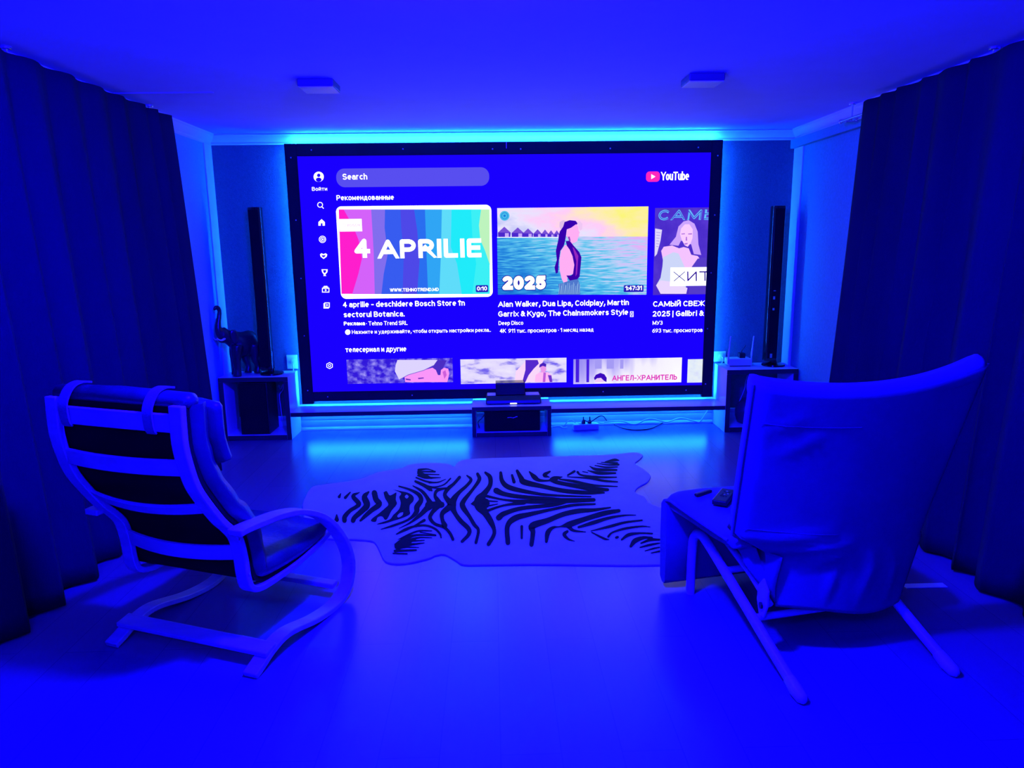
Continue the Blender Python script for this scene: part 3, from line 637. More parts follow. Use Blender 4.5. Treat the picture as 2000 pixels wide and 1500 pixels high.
# ------------------------------------------------------------------ shelf, cabinets, console
CF = D-.323            # front of the left cabinet
CR = D-.355
SZ0, SZ1 = .192, .2275
def shelf(x0, x1, yf, label):
    t = thing('wall_shelf', label, 'shelf', ((x0+x1)/2, D, SZ0), 'low wall shelves under the screen')
    MB().box(x0, x1, yf+.002, D-.001, SZ0, SZ1, M['white_board']).build('board', t, bevel=.0015)
    MB().box(x0, x1, yf-.001, yf+.002, SZ0, SZ1-.001, M['dark_edge']).build('front_edge', t)
    MB().box(x0+.05, x1-.05, D-.034, D-.024, SZ0-.014, SZ0-.0005, M['led_wide']).build('led_strip', t)
shelf(-1.673, -.188, CF+.004, 'low shelf board under the screen between left cabinet and console')
shelf(.467, 1.909, CR+.004, 'low shelf board under the screen between console and right cabinet')

def cabinet(x0, x1, yf, h, tb, label, name='open_cabinet'):
    t = thing(name, label, 'cabinet', ((x0+x1)/2, D, 0))
    yb = D-.022
    def bd(nm, a, b, c, d):
        o = MB().box(a, b, yf+.003, yb, c, d, M['white_board']).build(nm, t, bevel=.0015)
        e = MB().box(a+.0008, b-.0008, yf, yf+.003, c+.0008, d-.0008, M['dark_edge']).build('edge_band', o)
        e['label'] = 'dark front edge'
    bd('side_panel', x0, x0+tb, 0, h-tb); bd('side_panel', x1-tb, x1, 0, h-tb)
    bd('top_panel', x0, x1, h-tb, h); bd('bottom_panel', x0+tb, x1-tb, .004, .004+tb)
    return t
cabinet(-2.234, -1.674, CF, .5275, .038, 'open square cabinet left of the screen under the elephant statue')
cabinet(1.91, 2.50, CR, .5277, .038, 'open square cabinet right of the screen under the router')
cabinet(-.187, .466, D-.356, .255, .033, 'low open console under the middle of the screen', 'media_console')

# speaker boxes
def box_speaker(x0, x1, y0, y1, z0, z1, label):
    t = thing('speaker_box', label, 'speaker', ((x0+x1)/2, (y0+y1)/2, z0))
    MB().box(x0, x1, y0+.012, y1, z0, z1, M['black']).build('body', t, bevel=.006)
    MB().box(x0+.008, x1-.008, y0, y0+.014, z0+.008, z1-.008, M['cloth_black']).build('grille', t, bevel=.004)
    return t
box_speaker(-2.095, -1.858, CF+.02, D-.04, .043, .478, 'black upright speaker box inside the left cabinet')
t = box_speaker(-.088, .375, D-.335, D-.06, .038, .216, 'long black speaker box inside the low console')
mb = MB(); g = at(1003, 815, 1, D-.336)
mb.tube([(g.x-.05, D-.3365, g.z-.002), (g.x-.02, D-.3365, g.z-.001), (g.x-.01, D-.3365, g.z-.004)], .0022, M['metal'], 6)
mb.tube(smoothed([(g.x-.006, D-.3365, g.z-.005), (g.x+.012, D-.3365, g.z-.001), (g.x+.02, D-.3365, g.z+.004), (g.x+.032, D-.3365, g.z+.005)]), .0026, M['metal'], 6)
mb.build('emblem', t)

def tower(x, y, z, h, label, g=None):
    t = thing('tower_speaker', label, 'speaker', (x, y, z), 'tall tower speakers')
    MB().lathe((x+.034, y, z), [(.092, 0), (.096, .004), (.094, .014), (.06, .022), (.03, .03), (.03, .05)], M['gloss_black'], 40).build('round_base', t, smooth=40)
    mb = MB(); ring = []
    for k in range(24):
        a = 2*PI*k/24; ring.append((.054*math.copysign(abs(math.cos(a))**.6, math.cos(a)), .05*math.copysign(abs(math.sin(a))**.6, math.sin(a))))
    mb.sweep([[Vector((x+q*s, y+r*s, z+zz)) for q, r in ring] for zz, s in ((.045, .96), (.05, 1), (h-.006, 1), (h, .96))], M['gloss_black'])
    mb.build('column', t, smooth=40)
    MB().box(x-.040, x+.040, y-.054, y-.046, z+.07, z+h-.02, M['cloth_black']).build('grille', t, bevel=.003)
    return t
tower(-1.876, 5.862, .5275, 1.345, 'tall black tower speaker on the left cabinet behind the elephant')
tr = tower(2.325, 5.865, .5277, 1.31, 'tall black tower speaker on the right cabinet beside the router')
for u, v, w, h in ((1497, 695, 6, 11), (1501, 604, 5, 6), (1501, 582, 5, 8), (1512, 568, 6, 2)):
    p = at(u, v, 1, 5.81); MB().box(2.325-.02, 2.325-.02+w*.0032, 5.809, 5.812, p.z-h*.0016, p.z+h*.0016, M['metal']).build('emblem', tr)

# vase inside the right cabinet
p = at(1462, 832, 2, .042)
tag(MB().lathe((2.14, 5.83, .0425), [(.055, 0), (.075, .01), (.092, .06), (.095, .11), (.08, .16), (.055, .19), (.045, .20), (.05, .21), (.045, .212), (.038, .2)], M['dark_vase'], 32).build('vase', smooth=50),
    'dark round vase standing inside the right cabinet', 'vase')

# router
t = thing('router', 'white box router with two upright antennas on the right cabinet', 'router', (2.07, 5.90, .5277))
MB().box(1.975, 2.17, 5.84, 5.96, .534, .592, M['white_plastic']).build('body', t, bevel=.006)
MB().box(1.985, 2.16, 5.845, 5.95, .5277, .535, M['black']).build('foot', t)
for x, zt in ((1.970, .785), (2.165, .783)):
    MB().tube([(x, 5.85, .55), (x, 5.85, .63), (x+.006, 5.85, .70), (x+.012, 5.85, zt)], [.008, .008, .0055, .005], M['white_plastic'], 10).build('antenna', t, smooth=60)
t = thing('desk_gadget', 'small black gadget standing on top of the router', 'gadget', (2.10, 5.90, .5925))
MB().box(2.075, 2.125, 5.88, 5.93, .5928, .635, M['black']).build('body', t, bevel=.004)
MB().tube(smoothed([(2.1, 5.9, .634), (2.095, 5.9, .65), (2.105, 5.895, .664), (2.125, 5.89, .70)]), .004, M['black'], 8).build('stalk', t, smooth=60)

# sockets beside the screen
for x0, x1, z0, z1, lb in ((-1.762, -1.672, .541, .66, 'white wall socket left of the screen above the left cabinet'), (1.905, 2.006, .541, .63, 'white wall socket right of the screen above the right cabinet')):
    t = thing('wall_socket', lb, 'socket', ((x0+x1)/2, D, (z0+z1)/2), 'wall sockets beside the screen')
    MB().box(x0, x1, D-.012, D, z0, z1, M['white_plastic']).build('plate', t, bevel=.003)
    cx, cz = (x0+x1)/2+.012, (z0+z1)/2
    MB().lathe((cx, D-.016, cz), [(.018, -.004), (.024, -.002), (.026, .004)], M['white_plastic'], 24, 1).build('plug', t, smooth=50)
    MB().tube(smoothed([(cx, D-.02, cz), (cx+.004, D-.045, cz-.01), (cx+.002, D-.04, cz-.04), (cx, D-.03, .529)]), .004, M['white_plastic'], 8).build('cable', t, smooth=60)

# projector with a box on it
t = thing('projector', 'low wide black projector standing on the console', 'projector', (.157, 5.86, .255))
mb = MB(); mb.sweep([[Vector((x, y, z)) for y, z in ((5.742, .262), (5.752, .262+.028), (5.79, .262+.062), (5.92, .262+.062), (5.92, .262))] for x in (-.071, .387)], M['black']); mb.build('body', t, bevel=.008)
MB().box(-.06, .01, 5.80, 5.915, .323, .3265, M['white_plastic']).build('top_cover', t, bevel=.001)
MB().box(.262, .375, 5.80, 5.915, .323, .3265, M['white_plastic']).build('top_cover', t, bevel=.001)
for x in (-.04, .355):
    MB().lathe((x, 5.78, .255), [(.012, 0), (.012, .008)], M['black'], 12).build('foot', t)
MB().box(.2, .235, 5.750, 5.756, .279, .283, M['metal']).build('emblem', t)
p = at(1003, 790, 1, 5.735)
MB().box(p.x-.028, p.x+.028, 5.7405, 5.7435, .2625, .272, emit('lit_indicator', (.8, .85, 1), 2)).build('indicator_light', t)
t = thing('media_box', 'upright black box standing on top of the projector', 'box', (.134, 5.86, .3265))
MB().box(.012, .256, 5.80, 5.915, .3265, .425, M['black']).build('body', t, bevel=.004)
MB().box(.012, .256, 5.80, 5.915, .4255, .430, M['gloss_black']).build('lid', t, bevel=.001)

# power strip and floor cables
t = thing('power_strip', 'power strip with plugs lying on the floor under the right shelf', 'power strip', (.77, 5.88, 0))
mx = Matrix.Translation((.775, 5.875, 0)) @ Matrix.Rotation(.1, 4, 'Z')
MB().box(-.11, .11, -.03, .03, 0, .05, M['white_plastic'], mx).build('body', t, bevel=.006)
for dx in (-.02, .035):
    MB().lathe(mx @ Vector((dx, 0, .05)), [(.018, 0), (.016, .02), (.006, .034), (.005, .06)], M['black'], 14).build('plug', t, smooth=50)
MB().lathe(mx @ Vector((-.05, 0, .05)), [(.012, 0), (.010, .006)], M['metal'], 12).build('switch', t)
def cable(pts, r, m, label):
    tag(MB().tube(smoothed([Vector(p) for p in pts], 8), r, m, 8).build('cable', smooth=60), label, 'cable')
cable([at(1140, 820, 1, 5.87), (.81, 5.85, .07), at(1175, 812, 1, 5.86)-Vector((0, 0, 0)), at(1190, 825, 2, .01), at(1225, 838, 2, .006), at(1265, 838, 2, .006), at(1296, 825, 2, .01)], .005, M['cable_dark'], 'black cable looping from the power strip to the small connector')
cable([at(1076, 822, 2, .02), at(1090, 818, 2, .05), at(1096, 816, 2, .05), at(1101, 821, 2, .03), at(1104, 826, 2, .012)], .004, M['cable_dark'], 'short black cable between the console and the power strip')
cable([at(1076, 834, 2, .006), at(1092, 832, 2, .006), at(1100, 835, 2, .006), at(1108, 834, 2, .008)], .004, M['cable_light'], 'thin pale cable on the floor right beside the console')
cable([(.95, 5.99, .03), (1.1, 6.0, .035), (1.22, 5.99, .006), (1.35, 6.0, .05), (1.5, 5.995, .02), (1.62, 6.0, .05), (1.75, 6.0, .02), (1.80, 6.0, .02), (1.88, 6.0, .15), (1.895, 6.0, .185)], .006, M['cable_light'], 'pale cable running along the baseboard to the right cabinet')
cable([(.60, 5.99, .006), (.66, 5.985, .06), (.72, 5.99, .02), (.82, 6.0, .05), (.93, 5.99, .02)], .004, M['cable_light'], 'pale cable coil by the baseboard behind the power strip')
p = at(1300, 823, 2, .012)
tag(MB().box(p.x-.035, p.x+.03, p.y-.02, p.y+.02, 0, .022, M['black']).build('cable_connector', bevel=.006), 'small black connector at the end of the floor cable', 'connector')
cable([at(545, 752, 1, 5.97), at(548, 760, 1, 5.95), at(553, 750, 1, 5.95), at(552, 762, 1, 5.94), at(546, 772, 1, 5.95), at(549, 800, 1, 5.96), at(552, 820, 1, 5.95)], .003, M['cable_light'], 'thin white cable hanging inside the left cabinet')
cable([at(1460, 733, 1, 5.95), at(1456, 748, 1, 5.95), at(1454, 760, 1, 5.96), at(1442, 790, 1, 5.97), at(1440, 806, 1, 5.97)], .003, M['cable_light'], 'thin white cable hanging inside the right cabinet')
cable([(2.42, 5.80, .533), (2.43, 5.85, .545), (2.46, 5.87, .54), (2.475, 5.86, .533)], .004, M['cable_light'], 'thin pale cable behind the right tower speaker')
cable([(-.13, 5.80, .05), (-.14, 5.80, .10), (-.11, 5.80, .13), (-.085, 5.82, .16)], .004, M['cable_dark'], 'black cable curling inside the low console')

# ------------------------------------------------------------------ elephant statue
def elephant():
    base = Vector((-2.072, 5.858, .5305))
    t = thing('elephant_statue', 'dark elephant statue with raised trunk on the left cabinet', 'statue', base)
    fw = Vector((-.64, -.768, 0)); sd = Vector((.768, -.64, 0))
    def P(f, s, z): return base+fw*f*.90+sd*s*.90+Vector((0, 0, z))
    mb = MB(); m = M['bronze']; n = 20
    def hull(st):
        mb.sweep([[P(f, rh*math.cos(2*PI*k/n)*(1-.12*max(0, math.sin(2*PI*k/n))), z+rv*math.sin(2*PI*k/n)) for k in range(n)] for f, z, rh, rv in st], m)
    hull([(-.160, .25, .02, .03), (-.152, .252, .052, .07), (-.125, .258, .072, .092), (-.08, .260, .080, .100), (-.02, .250, .085, .103), (.04, .258, .082, .102), (.08, .278, .068, .09), (.115, .310, .052, .072), (.15, .338, .052, .068), (.185, .345, .046, .058), (.205, .34, .028, .036)])
    def limb(pts): mb.tube(smoothed([P(f, s, z) for f, s, z, r in pts], 4), [pts[min(i//4, len(pts)-1)][3]+(pts[min(i//4+1, len(pts)-1)][3]-pts[min(i//4, len(pts)-1)][3])*(i % 4)/4 for i in range(4*(len(pts)-1)+1)], m, 14, 1, Vector((.6, .8, .05)))
    limb([(.175, 0, .335, .042), (.200, 0, .365, .033), (.210, 0, .405, .026), (.203, 0, .45, .021), (.190, 0, .495, .018), (.183, 0, .535, .016), (.192, 0, .565, .015), (.212, 0, .572, .014), (.226, 0, .556, .013), (.222, 0, .545, .010)])
    limb([(.15, 0, .31, .035), (.19, 0, .30, .022), (.215, 0, .305, .010)])
    for s, f0 in ((.048, .085), (-.048, .045)):
        limb([(f0-.015, s*.9, .25, .05), (f0, s, .19, .043), (f0+.004, s, .12, .034), (f0+.002, s, .06, .029), (f0+.006, s, .02, .033), (f0+.008, s, .001, .034)])
    for s, f0 in ((.048, -.115), (-.048, -.075)):
        limb([(f0+.015, s*.9, .24, .052), (f0+.012, s, .18, .046), (f0+.018, s, .125, .034), (f0-.008, s, .065, .027), (f0, s, .02, .031), (f0+.003, s, .001, .032)])
    limb([(-.15, 0, .29, .012), (-.168, 0, .25, .009), (-.172, .004, .18, .007), (-.176, .006, .12, .006), (-.178, .006, .09, .010), (-.180, .006, .075, .004)])
    o = mb.build('body', t)
    x = o.modifiers.new('remesh', 'REMESH'); x.mode = 'VOXEL'; x.voxel_size = .0065; x.use_smooth_shade = True
    x = o.modifiers.new('smooth', 'SMOOTH'); x.factor = .5; x.iterations = 3
    for s in (1, -1):
        mb = MB(); rings = []
        out = [(.012, .045), (-.02, .056), (-.05, .042), (-.064, .0), (-.058, -.05), (-.036, -.085), (-.010, -.062), (.008, -.015)]
        for dx, sc in ((-.006, .75), (.006, 1.), (.013, .96), (.016, .6)):
            rings.append([P(.125+a*sc, s*(.047+dx+.28*abs(min(a, 0))), .335+b*sc) for a, b in out])
        mb.sweep(rings, M['bronze']); mb.build('ear', t, smooth=180, sub=1)
        tk = [P(.175, s*.034, .318), P(.205, s*.040, .308), P(.228, s*.038, .312), P(.246, s*.030, .328)]
        MB().tube(smoothed(tk, 5), [.010*(1-.75*k/15) for k in range(16)], M['ivory'], 8).build('tusk', t, smooth=60)['label'] = 'pale curved tusk'
elephant()

# ------------------------------------------------------------------ bentwood armchair (left)
def bentwood():
    Rf = Vector((-.92, 2.392, 0)); w = Vector((.9365, -.3506, 0)); f = Vector((.3506, .9365, 0))
    t = thing('bentwood_armchair', 'bentwood cantilever armchair with slatted back and dark cushion on the left', 'armchair', Rf-w*.33+f*.3)
    def P(s, y, z): return Rf+w*s+f*y+Vector((0, 0, z))
    def band(prof, s0, s1, th, n=6):
        """flat laminated strip: profile in the side plane, s0..s1 across"""
        q = smoothed([Vector((a, b, 0)) for a, b in prof], n); rings = []
        for i, p in enumerate(q):
            d = (q[min(i+1, len(q)-1)]-q[max(i-1, 0)]).normalized(); nn = Vector((-d.y, d.x, 0))*th/2
            a, b = p+nn, p-nn
            rings.append([P(s0, a.x, a.y), P(s1, a.x, a.y), P(s1, b.x, b.y), P(s0, b.x, b.y)])
        return MB().sweep(rings, M['birch'])
    arm = [(-.012, .574), (.030, .574), (.115, .566), (.237, .550), (.364, .515), (.492, .447), (.587, .359), (.668, .236), (.690, .128), (.650, .045), (.556, .012), (.403, .024), (.22, .066), (.118, .056), (.049, .029), (.0, .011)]
    rail = [(-.147, 1.060), (-.150, .995), (-.150, .925), (-.137, .851), (-.115, .776), (-.075, .704), (-.015, .615), (.026, .568), (.062, .515), (.078, .440), (.085, .357), (.100, .308), (.140, .284), (.213, .276), (.375, .278), (.535, .297), (.625, .318)]
    for s in (0, -.667):
        a, b = (-.03, .032) if s == 0 else (s-.032, s+.03)
        band(arm, a, b, .024).build('arm_runner', t, smooth=40, bevel=.004)
        a, b = (-.088, -.034) if s == 0 else (s+.034, s+.088)
        band(rail, a, b, .024).build('side_rail', t, smooth=40, bevel=.004)
    def slat(y, z, th, h, bow, ang):
        rings = []; n = 16
        dy, dz = math.sin(ang), math.cos(ang)
        for k in range(n+1):
            u = k/n; s = -.590+(.590-.078)*u; bb = bow*4*u*(1-u)
            c = Vector((y-bb*dz, z-bb*dy))
            rings.append([P(s, c.x+i*dz*th/2-j*dy*h/2, c.y+i*dy*th/2+j*dz*h/2) for i, j in ((-1, -1), (1, -1), (1, 1), (-1, 1))])
        return MB().sweep(rings, M['birch'])
    slat(-.150, 1.0, .016, .062, .004, .0).build('back_slat', t, smooth=40, bevel=.003)
    slat(-.137, .845, .014, .058, .022, -.15 if False else .12).build('back_slat', t, smooth=40, bevel=.003)
    slat(-.054, .675, .014, .048, .032, .62).build('back_slat', t, smooth=40, bevel=.003)
    slat(.076, .455, .014, .060, .040, .14).build('back_slat', t, smooth=40, bevel=.003)
    MB().sweep([[P(s, y, z) for y, z in ((.060, .052), (.060, .070), (.125, .082), (.125, .062))] for s in (-.70, .03)], M['birch']).build('cross_bar', t, bevel=.004)
    MB().sweep([[P(s, y, z) for y, z in ((.52, .276), (.52, .296), (.585, .306), (.585, .284))] for s in (-.60, -.06)], M['birch']).build('cross_bar', t, bevel=.004)
    MB().sweep([[P(s, y, z) for y, z in ((.60, .055), (.60, .078), (.64, .082), (.64, .06))] for s in (-.64, -.03)], M['birch']).build('cross_bar', t, bevel=.004)
    # cushion: dark backing against the slats, leather in front
    line = [(-.125, 1.055), (-.125, .925), (-.113, .855), (-.090, .782), (-.052, .715), (.005, .628), (.047, .580), (.085, .52), (.103, .44), (.112, .37), (.135, .322), (.20, .301), (.375, .290), (.50, .297), (.585, .311)]
    q = smoothed([Vector((a, b, 0)) for a, b in line], 5)
    def layer(t0, t1, s0, s1, m, qq, rnd=True, puff=0.):
        rings = []; cum = 0
        for i, p in enumerate(qq):
            d = (qq[min(i+1, len(qq)-1)]-qq[max(i-1, 0)]).normalized(); nn = Vector((-d.y, d.x, 0))
            # seat side of the line is the outward normal pointing forward/up
            a = p+nn*t0; bq = p+nn*(t1+puff*(.5+.5*math.sin(i*.9)))
            md = p+nn*((t0+t1)/2)
            e = .018 if rnd else 0
            rings.append([P(s0+e, a.x, a.y), P(s1-e, a.x, a.y), P(s1, md.x, md.y), P(s1-e, bq.x, bq.y), P((s0+s1)/2, (bq+nn*.012).x, (bq+nn*.012).y), P(s0+e, bq.x, bq.y), P(s0, md.x, md.y)])
        return MB().sweep(rings, m)
    layer(-.004, .012, -.625, -.045, M['mesh_back'], q, False).build('cushion_backing', t, smooth=60)['label'] = 'black backing cloth behind the slats'
    layer(.014, .080, -.640, -.022, M['leather'], q, True, .005).build('cushion', t, smooth=80)
    hq = [p+Vector((.0, 0, 0)) for p in q[:17]]
    layer(.09, .165, -.630, -.012, M['leather'], hq).build('head_pillow', t, smooth=80, sub=1)
    # pillow roll lying over the top
    MB().tube([P(-.635, -.10, 1.062), P(-.62, -.10, 1.066), P(-.33, -.10, 1.07), P(-.05, -.10, 1.066), P(-.035, -.10, 1.06)], [.02, .036, .040, .036, .02], M['leather'], 14, .8).build('cushion_top', t, smooth=80)
    for s in (-.535, -.165):
        pr = [(-.062, 1.100), (-.10, 1.106), (-.138, 1.092), (-.168, 1.045), (-.168, .985), (-.158, .962)]
        qq = smoothed([Vector((a, b, 0)) for a, b in pr], 5); rings = []
        for i, p in enumerate(qq):
            d = (qq[min(i+1, len(qq)-1)]-qq[max(i-1, 0)]).normalized(); nn = Vector((-d.y, d.x, 0))*.003
            rings.append([P(s-.02, (p+nn).x, (p+nn).y), P(s+.02, (p+nn).x, (p+nn).y), P(s+.02, (p-nn).x, (p-nn).y), P(s-.02, (p-nn).x, (p-nn).y)])
        MB().sweep(rings, M['strap']).build('strap', t, smooth=60)
    for s, y, z in ((-.035, .084, .37), (-.035, .05, .52), (.031, .664, .16)):
        MB().lathe(P(s, y, z), [(.005, 0), (.006, .004)], M['metal'], 10, 0).build('bolt', t)
bentwood()

# ------------------------------------------------------------------ covered recliner (right)
def recliner():
    L = Vector((1.034, 2.174, 0)); w = Vector((.979, .204, 0)); f = Vector((-.204, .979, 0))
    t = thing('recliner_chair', 'recliner with loose light cover and splayed tube legs on the right', 'armchair', L+w*.31+f*.4)
    def P(a, b, z): return L+w*a+f*b+Vector((0, 0, z))
    def leg(a):
        pr = [(.0, .022), (.15, .083), (.35, .168), (.55, .252), (.66, .296), (.715, .310), (.760, .300), (.787, .262), (.795, .20), (.798, .10), (.798, .0)]
        return [P(a, b, z) for b, z in smoothed_2(pr)]
    def smoothed_2(pr): return [(p.x, p.y) for p in smoothed([Vector((x, y, 0)) for x, y in pr], 5)]
    for a in (0, .627):
        o = MB().tube(leg(a), .020, M['bent_tube'], 14, 1.0, Vector((1, .2, 0))).build('leg_frame', t, smooth=60)
        MB().tube([P(a, -.03, .016), P(a, -.015, .018), P(a, .02, .028), P(a, .06, .045)], [.012, .022, .025, .022], M['white_plastic'], 14).build('foot_cap', o, smooth=60)
    MB().tube([P(0, .52, .24), P(.627, .52, .24)], .014, M['bent_tube'], 12).build('stretcher', t, smooth=60)
    MB().tube([P(0, .30, .147), P(.627, .30, .147)], .014, M['bent_tube'], 12).build('stretcher', t, smooth=60)
    # side bars of the seat frame with the reclining plates
    for a in (.05, .577):
        MB().tube([P(a, .86, .40), P(a, .62, .335), P(a, .40, .27), P(a, .27, .21)], .014, M['bent_tube'], 10).build('seat_bar', t, smooth=60)
        k = [(-.035, .06), (.0, .10), (.03, .06), (.035, .0), (.015, -.055), (-.015, -.055), (-.035, 0)]
        sgn = -1 if a < .3 else 1
        MB().sweep([[P(a+sgn*e, .285+y, .215+z) for y, z in k] for e in (.018, .026)], M['bent_tube']).build('hinge_plate', t, bevel=.002)
        MB().lathe(P(a+sgn*.03, .285, .205), [(.013, -.004), (.013, .004)], M['black'], 12, 0).build('pivot', t)
    # back: cover over a padded sling, grid of u across, closed cross-section
    def lerp(a, b, u): return a+(b-a)*u
    def ridge(u, v, u0, v0, u1, v1, w, h):
        dx, dy = u1-u0, v1-v0; L2 = dx*dx+dy*dy; k = ((u-u0)*dx+(v-v0)*dy)/L2
        if k < -.1 or k > 1.1: return 0
        d = abs((u-u0)*dy-(v-v0)*dx)/math.sqrt(L2)
        return h*math.exp(-(d/w)**2)*math.sin(PI*min(1, max(0, (k+.1)/1.2)))
    def back_pt(u, v, side):
        """v 0 at the top, 1 at seat height, 1.8 at the hem of the skirt; side 0 rear face, 1 front face"""
        sag = 4*u*(1-u)
        if v <= 1:
            zl, zr = lerp(1.075, .470, v), lerp(1.125, .425, v)
            bl, br = lerp(.205, .330, v), lerp(.085, .262, v)
            aL, aR = lerp(-.090, -.068, v), lerp(.752, .700, v)
            bulge = .035+.05*v
        else:
            k = (v-1)/.8; kk = min(1, k*3.0)
            zl, zr = lerp(.470, .185, k), lerp(.425, .148, k)
            bl, br = lerp(.330, .285, k), lerp(.262, .262, k)
            aL, aR = lerp(-.068, .085, kk**.9), lerp(.700, .622, k)
            bulge = lerp(.085, .062, k)
        a = lerp(aL, aR, u); b = lerp(bl, br, u)-sag*bulge
        z = lerp(zl, zr, u)-.055*sag*max(0, 1-v)**2
        if v > 1: z += .010*math.sin(6*u+.5)*(v-1)/.8
        rr = (ridge(u, v, 0, 1.03, .42, .93, .035, .016)+ridge(u, v, .05, 1.16, .55, .98, .035, .018)+ridge(u, v, .12, 1.36, .5, 1.05, .04, .014)+ridge(u, v, .02, .30, .22, .16, .022, .006)
              +ridge(u, v, .10, .44, .30, .27, .022, .007)+ridge(u, v, .55, 1.7, .62, 1.05, .04, .008)+ridge(u, v, .8, 1.75, .78, 1.1, .04, .008)+ridge(u, v, .3, 1.72, .36, 1.2, .03, .010)+ridge(u, v, .98, .95, .72, .82, .04, .014))
        b -= rr
        if side: b += max(.007, (.085-.03*sag)*min(1, max(0, (1.12-v)/.16)))
        return a, b, z
    nu, nv = 44, 46; VM = 1.8; mb = MB(); rings = []
    for i in range(nu+1):
        u = i/nu; r = []
        e = max(0, abs(2*u-1)-.92)/.08
        for j in range(nv+1):
            v = VM*j/nv; a, b, z = back_pt(u, v, 0); r.append(P(a, b+.03*e*e*(1 if v < 1 else 0), z))
        for j in range(nv, -1, -1):
            v = VM*j/nv; a, b, z = back_pt(u, v, 1); r.append(P(a, b-(.02*e*e if v < .95 else 0), z+(.03 if j == 0 else 0)))
        rings.append(r)
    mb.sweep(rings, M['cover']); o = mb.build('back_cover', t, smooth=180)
    # head-rest turn-over at the top, seam lines, side piping
    mb = MB(); rr = []
    for i in range(nu+1):
        u = i/nu; a, b, z = back_pt(u, 0, 0); a2, b2, z2 = back_pt(u, 0, 1)
        tip = .018*max(0, abs(2*u-1)-.85)/.15; b += .03*(max(0, abs(2*u-1)-.92)/.08)**2
        c = [(b+.014, z-.06), (b+.003, z-.022), (b+.002, z+.006), (b+.02, z+.022+tip*.5), (b2+.002, z2+.030+tip), (b2+.012, z2-.02), (b2, z2-.06), ((b+b2)/2, z-.03)]
        rr.append([P(a, q, s) for q, s in c])
    mb.sweep(rr, M['cover']); mb.build('headrest_flap', t, smooth=180, sub=1)
    for uu in (0, 1):
        MB().tube([P(back_pt(uu, k/24, 0)[0]+(-.004 if uu == 0 else .004), back_pt(uu, k/24, 0)[1]+.03, back_pt(uu, k/24, 0)[2]) for k in range(25)], .0065, M['piping'], 8).build('piping', t, smooth=60)['label'] = 'dark piping along the back edge'
    for v in (.225, .93):
        u1 = .42
        MB().tube([P(*[q-(.0012 if i == 1 else 0) for i, q in enumerate(back_pt(u1*k/24+.02, v, 0))]) for k in range(25)], .0012, M['cover'], 6).build('seam', t, smooth=60)
    # loose fold of cover at the left hinge
    mb = MB(); vs = []; fs = []
    for j in range(9):
        v = j/8
        for i in range(9):
            u = i/8
            a = lerp(lerp(-.055, .085, u), lerp(.0, .088, u), v)+.010*math.sin(4*v+2*u)
            b = lerp(lerp(.43, .275, u), lerp(.37, .285, u), v)-.014*math.sin(PI*v)*(1-u)
            z = lerp(lerp(.425, .395, u), lerp(.34, .205, u), v)
            vs.append(P(a, b, z))
    for j in range(8):
        for i in range(8):
            q = j*9+i; fs.append((q, q+1, q+10, q+9))
    mb.add(vs, fs, M['cover']).build('cover_fold', t, smooth=180, solid=.005)
    # seat cushion
    prof = [(.33, .395), (.36, .455), (.50, .452), (.70, .452), (.84, .462), (.905, .452), (.945, .42), (.945, .385), (.90, .385), (.7, .395), (.5, .398)]
    mb = MB(); rings = []; n = 18
    for i in range(n+1):
        u = i/n; e = max(0, abs(2*u-1)-.86)/.14; wob = .006*math.sin(7*u)
        sp = lambda b: lerp(0, .018, max(0, (b-.35)/.6))
        rings.append([P(lerp(-.075-sp(b)*1.4, .715+sp(b)*1.4, u), b-(.05*e*e if b > .8 else 0), z-(.02*e*e if z > .43 else 0)+wob*(z > .43)) for b, z in prof])
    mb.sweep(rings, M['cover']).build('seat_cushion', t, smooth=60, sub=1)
    MB().tube([P(-.082, .37, .442), P(-.092, .55, .440), P(-.10, .72, .440), P(-.102, .82, .440), P(-.098, .87, .425)], .006, M['cover'], 8).build('seat_piping', t, smooth=60)
    # foot rest folded down under the seat front
    mb = MB(); rings = []
    for i in range(n+1):
        u = i/n; a = lerp(-.10, .74, u); e = max(0, abs(2*u-1)-.9)/.1
        rings.append([P(a, b, z) for b, z in ((.845+.012*e, .41), (.838+.012*e, .25), (.842+.012*e, .05), (.86, .030), (.885, .030), (.905, .05), (.915, .25), (.925-.012*e, .40), (.89, .425))])
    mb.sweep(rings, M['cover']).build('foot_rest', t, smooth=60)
    return P
RP = recliner()
# remotes on the recliner seat
def remote(c, ang, ln, wd, th, label, btn=True):
    t = thing('remote_control', label, 'remote control', c)
    mx = Matrix.Translation(c) @ Matrix.Rotation(ang, 4, 'Z')
    MB().box(-wd/2, wd/2, -ln/2, ln/2, 0, th, M['black'], mx).build('body', t, bevel=.005)
    if btn:
        for i in range(3):
            for j in range(5):
                if (i+j) % 4 != 3:
                    MB().box(-.013+i*.011, -.006+i*.011, -.02+j*.016, -.012+j*.016, th, th+.002, M['metal' if (i*j) % 3 == 1 else 'black'], mx).build('button', t)
c = RP(.098, .715, .466)
remote(c, -.55, .17, .062, .022, 'black remote control with pale buttons on the recliner seat')
remote(RP(.045, .80, .466), -1.0, .10, .02, .012, 'thin dark remote lying behind the larger one on the recliner seat', False)
# thin pale slab standing in for a lit streak of floor
tag(MB().box(1.86, 2.05, 2.945, 2.985, 0, .004, M['white_plastic']).build('lit_floor_streak', bevel=.001), 'short pale strip standing in for lit floor beside the recliner', 'strip')

